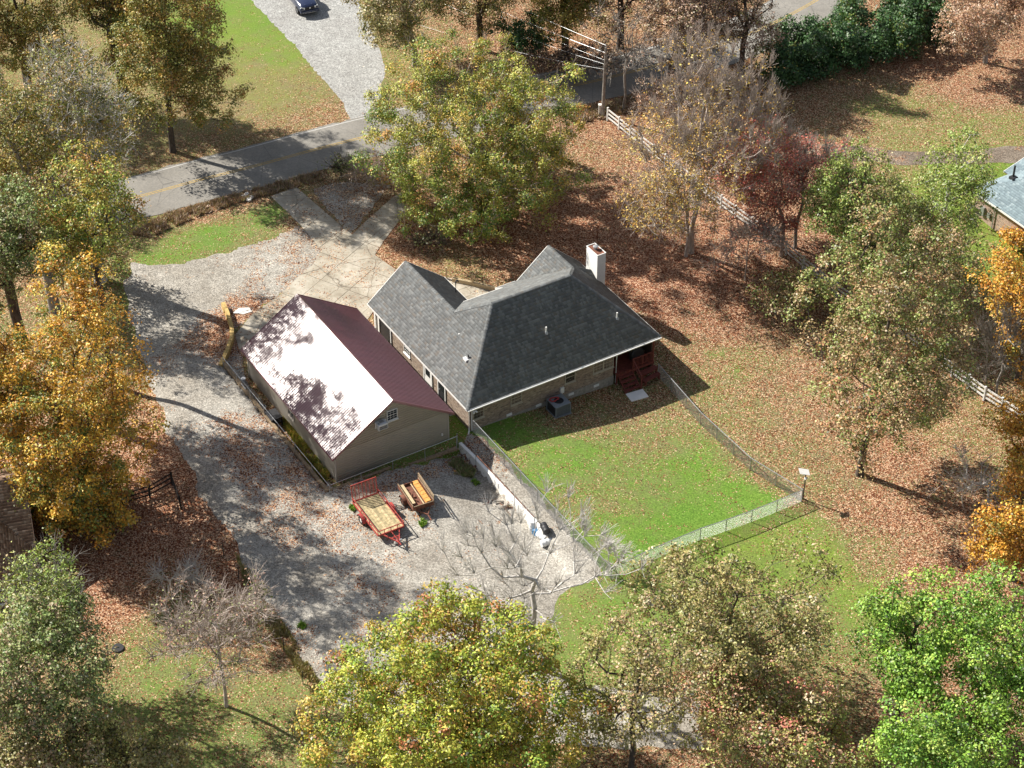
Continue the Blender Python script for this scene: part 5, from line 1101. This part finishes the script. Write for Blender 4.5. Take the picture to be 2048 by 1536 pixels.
TREES = [
 # name, label, base, bbox, palette, options
 ('maple_tree', 'large gold and orange tree beside the gravel drive and the tan roof', (190, 1035), (55, 545, 318, 1080), 'gold', dict(dens=1.2, seed=1, round_=True)),
 ('maple_tree', 'gold tree rising at the picture edge behind the tan roofed house', (45, 985), (-90, 590, 130, 950), 'gold', dict(dens=1., seed=2)),
 ('hackberry_tree', 'huge rounded yellow green tree between the road and the forked driveway', (940, 415), (748, 85, 1152, 470), 'ygreen', dict(dens=1.35, round_=True, seed=3, twigs=.25, upright=.7, bark_=bark_tan, leaf=.17)),
 ('bare_tree', 'tall fan of grey bare twigs over the white fence with a few yellow leaves', (1382, 505), (1270, 85, 1548, 400), 'yellow', dict(dens=.09, tw=1.25, seed=4, twigs=1.0, upright=1.1, bark_=bark_tan, leaf=.17, trunk_r=.2)),
 ('elm_tree', 'thin tree with sparse yellow leaves leaning over the white fence', (1372, 512), (1230, 210, 1480, 470), 'yellow', dict(dens=.34, seed=5, twigs=.5, bark_=bark_tan, leaf=.17, trunk_r=.13)),
 ('maple_tree', 'red leaved thin tree with grey twigs beyond the white fence', (1562, 512), (1415, 240, 1640, 470), 'red', dict(dens=.7, tw=1., seed=6, twigs=.4, bark_=bark_tan, leaf=.17, trunk_r=.14)),
 ('bare_tree', 'grey twiggy tree just behind the red leaved tree', (1590, 495), (1500, 265, 1700, 440), 'red', dict(dens=.3, tw=1., seed=7, twigs=.6, upright=.5, bark_=bark_grey, leaf=.16, trunk_r=.13)),
 ('sapling', 'small pinkish twiggy sapling between the white fence and the brown oak', (1490, 560), (1405, 430, 1570, 540), 'red', dict(dens=.05, seed=8, twigs=.8, bark_=bark_tan, trunk_r=.06, leaf=.16)),
 ('oak_tree', 'large brown and olive oak with a bare lower trunk in the side yard', (1719, 948), (1588, 430, 1905, 900), 'oak', dict(dens=.85, seed=9, trunk_r=.26, bark_=bark_dark, gap=.12)),
 ('tree', 'leafy bright green tree behind the brown oak toward the blue roof', (1745, 600), (1590, 300, 1790, 560), 'leafgreen', dict(dens=.8, seed=10)),
 ('tree', 'tall green tree with a bare tip nearest the pinkish brick house', (1880, 560), (1770, 268, 1945, 540), 'leafgreen', dict(dens=.8, seed=11, bark_=bark_pale)),
 ('oak_tree', 'dusky brown tree filling the gap between the oak and the white fence', (1800, 660), (1700, 420, 1960, 660), 'oak', dict(dens=.7, seed=12)),
 ('sapling', 'low brown leaved tree at the foot of the big oak crown', (1548, 625), (1490, 525, 1650, 640), 'oak', dict(dens=.5, seed=13, trunk_r=.09)),
 ('maple_tree', 'brownish gold tree below the blue roof at the picture edge', (2035, 760), (1925, 500, 2120, 720), 'orange', dict(dens=.75, seed=14)),
 ('maple_tree', 'orange tree standing above the other two along the picture edge', (2040, 990), (1955, 730, 2110, 970), 'orange', dict(dens=1., seed=15)),
 ('maple_tree', 'golden orange tree low at the picture edge by the leafy yard', (2025, 1160), (1915, 940, 2110, 1150), 'orange', dict(dens=1., seed=16)),
 ('bare_tree', 'pale bare tree beside the far end of the white fence', (1992, 790), (1925, 600, 2060, 760), None, dict(dens=0, seed=17, twigs=.9, upright=.6, bark_=bark_grey, trunk_r=.08)),
 ('bare_shrub', 'grey bare spreading branches in the shade of the side yard', (1975, 1010), (1862, 885, 1995, 1000), None, dict(dens=0, seed=18, twigs=.5, bark_=bark_pale, trunk_r=.07, nclus=22)),
 ('maple_tree', 'bright green maple, first of the three greens at the leafy slope', (1790, 1440), (1690, 1150, 1905, 1400), 'green', dict(dens=1.1, seed=19)),
 ('maple_tree', 'bright green maple reaching the picture edge beside the orange tree', (1990, 1470), (1860, 1150, 2110, 1430), 'green', dict(dens=1.1, seed=20)),
 ('maple_tree', 'darker green maple lowest in the green corner clump', (1900, 1600), (1730, 1340, 2090, 1600), 'green', dict(dens=1.1, seed=21)),
 ('oak_tree', 'olive brown oak with its bare trunk showing below the lawn fence', (1455, 1370), (1245, 1090, 1650, 1380), 'olive', dict(dens=.62, seed=22, gap=.15, trunk_r=.24)),
 ('maple_tree', 'reddish green rounded tree between the olive oak and the green maples', (1560, 1560), (1345, 1315, 1725, 1600), 'redgreen', dict(dens=.95, seed=23)),
 ('maple_tree', 'large yellow green and orange tree in front of the gravel yard', (965, 1570), (635, 1195, 1190, 1610), 'bigyg', dict(round_=True, dens=1.35, seed=24, trunk_r=.26)),
 ('oak_tree', 'thin olive tree with a dark trunk between the big yellow green tree and the oak', (1262, 1540), (1140, 1245, 1395, 1500), 'olive', dict(dens=.42, seed=25, gap=.2, trunk_r=.17)),
 ('bare_tree', 'pale leafless tree with wide spreading limbs over the gravel yard', (1062, 1330), (900, 985, 1245, 1275), None, dict(dens=0, seed=26, twigs=.8, bark_=bark_pale, trunk_r=.17, nclus=75, low=2.2, split=.3, upright=.35)),
 ('bare_shrub', 'small pale bare sapling at the lower corner of the lawn fence', (1215, 1150), (1180, 1070, 1265, 1145), None, dict(dens=0, seed=27, twigs=.5, bark_=bark_pale, trunk_r=.04, nclus=16)),
 ('tree', 'half bare small tree with pinkish twigs casting a long shadow on the grass', (453, 1412), (335, 1150, 560, 1375), 'pinktwig', dict(dens=.13, seed=28, twigs=.9, bark_=bark_tan, trunk_r=.11, leaf=.16)),
 ('bare_shrub', 'low tangle of pale bare branches in the red leaves', (338, 1185), (300, 1115, 425, 1180), None, dict(dens=0, seed=29, twigs=.5, bark_=bark_pale, trunk_r=.04, nclus=20, low=.2)),
 ('tree', 'thin topped green tree in front of the tan roof', (120, 1370), (20, 1085, 225, 1320), 'leafgreen', dict(dens=.55, seed=30, bark_=bark_grey, twigs=.3)),
 ('tree', 'broad dark green tree filling the picture edge below the tan roof', (60, 1520), (-60, 1190, 250, 1470), 'mixdark', dict(dens=1., seed=31)),
 ('oak_tree', 'tawny olive tree in the lowest corner by the green lawn', (270, 1600), (125, 1420, 385, 1600), 'olive', dict(dens=.95, seed=32)),
 ('oak_tree', 'tawny oak cropped by the corner of the picture below the dark green tree', (40, 1640), (-60, 1440, 160, 1620), 'olive', dict(dens=.95, seed=33)),
 ('oak_tree', 'tall dark gold oak with a clear trunk beside the road', (346, 303), (262, -130, 482, 250), 'darkolive', dict(dens=1.2, seed=34, trunk_r=.25)),
 ('oak_tree', 'dark gold oak right behind the clear trunked roadside oak', (250, 215), (150, -190, 335, 130), 'darkolive', dict(dens=1.2, seed=35)),
 ('hickory_tree', 'mottled tree with white dead branches in its crown by the road', (200, 560), (105, 105, 305, 400), 'darkolive', dict(dens=.6, seed=36, bark_=bark_pale, twigs=.5)),
 ('hickory_tree', 'brown and grey half bare tree at the road bend', (20, 375), (-70, 130, 130, 350), 'oak', dict(dens=.55, seed=37, bark_=bark_grey, trunk_r=.26, twigs=.4)),
 ('oak_tree', 'olive oak filling the upper picture corner', (60, 190), (-70, -150, 175, 150), 'darkolive', dict(dens=.95, seed=38)),
 ('oak_tree', 'tall yellow green tree rising behind the gold tree over the dim end of the road', (228, 770), (140, 310, 335, 570), 'ygreen', dict(dens=.75, gap=.1, trunk_r=.22, seed=39)),
 ('oak_tree', 'dusty green tree in the shade above the gold tree', (60, 800), (-50, 370, 170, 620), 'mixdark', dict(dens=.9, seed=40)),
 ('oak_tree', 'tall mottled tree between the road bend and the dusty green tree', (110, 620), (-20, 190, 180, 520), 'darkolive', dict(dens=.7, seed=56, bark_=bark_grey)),
 ('oak_tree', 'reddish brown thin tree between the gold tree and the shaded lawn', (185, 570), (100, 400, 270, 570), 'oak', dict(dens=.5, seed=41, bark_=bark_grey)),
 ('oak_tree', 'olive brown tree beyond the pale gravel driveway', (830, 130), (695, -110, 905, 95), 'olive', dict(dens=.85, seed=42, bark_=bark_grey)),
 ('oak_tree', 'tree with tan leaves right above the huge yellow green tree', (960, 100), (870, -170, 1055, 62), 'olive', dict(dens=1., seed=43)),
 ('thicket', 'dark brown undergrowth in the woods just above the far road', (1150, 165), (1040, 85, 1240, 150), 'brown', dict(dens=.35, seed=57, twigs=.7, trunk_r=.06, low=.2)),
 ('holly_tree', 'deep green holly in the woods edge above the road', (1040, 130), (985, 20, 1105, 115), 'holly', dict(dens=1., seed=44)),
 ('oak_tree', 'shaded olive oak behind the power lines', (1130, 120), (1035, -180, 1200, 75), 'darkolive', dict(dens=1.1, seed=45)),
 ('bare_tree', 'leafless pair of grey stems rising beside the utility pole', (1247, 218), (1165, 10, 1330, 150), 'brown', dict(dens=.04, seed=46, twigs=.5, bark_=bark_grey, trunk_r=.11, nclus=50)),
 ('oak_tree', 'brown leaved oak over the far road, behind the grey fan of twigs', (1345, 165), (1265, -120, 1455, 135), 'brown', dict(dens=1., seed=47)),
 ('oak_tree', 'brown leaved oak next to the dark evergreen row', (1480, 150), (1420, -90, 1560, 110), 'brown', dict(dens=.75, seed=48)),
 ('oak_tree', 'tawny oak in the top middle of the woods behind the bare grey stems', (1240, 95), (1160, -190, 1320, 60), 'brown', dict(dens=1., seed=49)),
 ('oak_tree', 'spreading russet oak on its own in the far leafy lot', (1970, 125), (1862, -60, 2075, 112), 'rust', dict(dens=.85, seed=50, bark_=bark_grey)),
 ('thicket', 'brown leaved thicket between the far road and the white fence', (1335, 260), (1265, 150, 1400, 250), 'rust', dict(dens=.3, seed=51, twigs=.8, bark_=bark_tan, trunk_r=.08, low=.3)),
 ('bush', 'small dark bush at the road edge by the driveway mouth', (684, 355), (655, 308, 722, 352), 'mixdark', dict(dens=.4, seed=52, trunk_r=.05, low=.2, twigs=.4)),
 ('bush', 'reddish twiggy bush between the road and the huge yellow green tree', (765, 370), (700, 300, 830, 375), 'brown', dict(dens=.1, seed=53, trunk_r=.05, twigs=1.1, bark_=bark_tan, low=.2)),
 ('bush', 'amber bush hiding the wall corner of the pinkish brick house', (2025, 500), (1995, 452, 2070, 500), 'orange', dict(dens=.9, seed=54, trunk_r=.05, low=.2)),
 ('bush', 'dark weedy bush shaded under the tree at the orange leaf bank', (860, 500), (820, 460, 900, 500), 'mixdark', dict(dens=.2, seed=55, trunk_r=.04, low=.1, twigs=.5)),
]
hedge = [(1565, 190), (1622, 175), (1680, 160), (1738, 143), (1795, 128), (1850, 105), (1590, 150), (1700, 110), (1800, 80)]
hl = ['lowest evergreen of the dark row, nearest the bare grey fan', 'second dark evergreen along the lot edge', 'third dark evergreen along the lot edge', 'middle dark evergreen of the front line', 'fifth dark evergreen of the front line', 'last dark evergreen beside the russet oak', 'dark evergreen behind, where the far road shows', 'dark evergreen behind the middle of the row', 'dark evergreen behind, close to the top of the picture']
for k, (px, py) in enumerate(hedge): TREES.append(('evergreen_tree', hl[k], (px, py-30), (px-48, py-118-8*(k % 3), px+48, py-14), 'holly', dict(dens=1.25, seed=60+k, group='dark evergreens in a row', low=.1, leaf=.24)))
for nm, lb, base, bb, pal, kw in TREES:
    tree(nm, lb, base, bb, pal, **kw)

# ------------------------------------------------------------------ fallen leaves and weeds
def scatter_leaves(name, n, box, cps, test, red_shift=0., size=.075, power=2., label=None, lift=.02):
    rng = np.random.default_rng(11); X = rng.uniform(box[0], box[1], n*4); Y = rng.uniform(box[2], box[3], n*4)
    at_ = field(X, Y, cps); d = np.clip(at_[:, 2]+wob(X, Y, .14, .8), 0, 1)**power; keep = (rng.random(len(X)) < d) & test(X, Y)
    X, Y, at_ = X[keep][:n], Y[keep][:n], at_[keep][:n]; m = len(X)
    P = np.c_[X, Y, H(X, Y)+lift+rng.uniform(0, .03, m)]
    base = np.array([(.14, .06, .03), (.28, .13, .06), (.42, .25, .14), (.58, .42, .28), (.7, .56, .4)]); redc = np.array([(.17, .05, .03), (.38, .12, .06), (.5, .24, .15), (.6, .36, .25), (.72, .52, .4)])
    k = rng.integers(0, 5, m); r = at_[:, 3:4]; col = base[k]*(1-r)+redc[k]*r; col *= rng.uniform(.75, 1.25, (m, 1))
    V_, F_, c4 = leaf_quads(P, unit(rng.normal(size=(m, 3))*.38+[0, 0, 1]), np.clip(col, 0, .85), size, rng)
    ob = link(name, npmesh(name, V_, F_, mat_leaf, {'col': ('FLOAT_COLOR', c4)})); tag(ob, label, None, None, 'stuff')
GH = [tuple(hw(a, b)) for a, b in ((.4, .4), (12.9, .4), (12.9, 3), (16.4, 3), (16.4, 11), (9.4, 11), (6.4, 11), (6.4, 14.7), (.4, 14.7))]
GS = [tuple(hw(a, b, SHED)) for a, b in ((w0, b0), (w1, b0), (w1, b1), (w0, b1))]
def nearroad(x, y): return seg_dist(x, y, [tuple(q) for q in RL[::4]]) < 3.3
TOPDRIVE = poly([(500, -60), (510, 0), (600, 105), (690, 210), (705, 250), (750, 240), (768, 150), (715, 0), (710, -60)])
scatter_leaves('fallen_leaves', 100000, (-46, 52, -38, 62), CP, lambda x, y: ~inside(x, y, DRIVE) & ~inside(x, y, GH) & ~inside(x, y, GS) & ~nearroad(x, y) & ~inside(x, y, TOPDRIVE), label='red and brown leaves fallen on the grass')
scatter_leaves('fallen_leaves', 14000, (-34, 6, -34, 14), GP, lambda x, y: inside(x, y, DRIVE) & ~inside(x, y, GS), label='brown leaves blown over the gravel', size=.1, power=1.3, lift=.03)
def weeds(name, label, n, pxs, pal, h=.3, wd=.05):
    rng = np.random.default_rng(len(label)); P = np.array(poly(pxs)); pts = []
    while sum(len(q) for q in pts) < n:
        X = rng.uniform(P[:, 0].min(), P[:, 0].max(), n); Y = rng.uniform(P[:, 1].min(), P[:, 1].max(), n); k = inside(X, Y, [tuple(q) for q in P]) & (rng.random(n) < .5+wob(X, Y, .6, 2.1)); pts.append(np.c_[X[k], Y[k]])
    XY = np.concatenate(pts)[:n]; Z = H(XY[:, 0], XY[:, 1]); B = np.c_[XY, Z]; m = len(B); ang = rng.uniform(0, 6.28, m); sd_ = np.c_[np.cos(ang), np.sin(ang), np.zeros(m)]*wd*rng.uniform(.5, 1.3, (m, 1)); hh = h*rng.uniform(.35, 1.2, (m, 1)); ln = rng.normal(size=(m, 3))*[.5, .5, 0]*hh+[0, 0, 1]*hh
    V_ = np.stack([B-sd_, B+sd_, B+ln*.6+sd_*.7, B+ln], 1).reshape(-1, 3); c = np.array(PAL[pal] and [q[0] for q in PAL[pal]]); col = c[rng.integers(0, len(c), m)]*rng.uniform(.7, 1.2, (m, 1))
    ob = link(name, npmesh(name, V_, np.arange(4*m).reshape(-1, 4), mat_leaf, {'col': ('FLOAT_COLOR', np.concatenate([np.repeat(col, 4, 0), np.ones((4*m, 1))], 1))})); tag(ob, label, None, None, 'stuff')
weeds('weeds', 'yellowing weeds between the shed wall and the timber wall', 6000, [(560, 838), (590, 845), (660, 945), (650, 968), (600, 905)], 'ygreen', .32)
weeds('weeds', 'dark brush in the top corner of the parking yard', 2500, [(895, 925), (915, 905), (950, 930), (945, 945), (910, 942)], 'mixdark', .3)
weeds('ditch_shade_brush', 'brown brush along the ditch below the road', 9000, [(260, 470), (330, 430), (420, 405), (530, 372), (640, 345), (650, 360), (540, 390), (480, 405), (400, 432), (300, 475)], 'brown', .35)  # brush added to stand in for the shadow in the ditch
weeds('weeds', 'brush along the road shoulder by the utility pole', 6000, [(1120, 225), (1200, 208), (1300, 185), (1330, 210), (1260, 225), (1205, 240), (1130, 250)], 'brown', .35)
weeds('weeds', 'tall grass at the stake line beside the gravel', 5000, [(470, 1110), (500, 1150), (560, 1240), (640, 1370), (625, 1390), (560, 1290), (500, 1200)], 'olive', .25)
for k, (px, py) in enumerate(((845, 1058), (707, 1027), (604, 1262), (950, 955))): weeds('weeds', ['green weed clump beside the red trailer tongue', 'green weed at the red trailer wheel', 'green weed clump on the gravel edge by the stakes', 'small green weed by the pale slab'][k], 260, [(px-9, py), (px, py+8), (px+9, py), (px, py-8)], 'green', .22)
open('/tmp/cnt.txt', 'w').write(f'{NLEAF} ') if False else None
print('leaves', NLEAF, 'tris', sum(len(o.data.polygons)*2 for o in bpy.data.objects if o.type == 'MESH'))
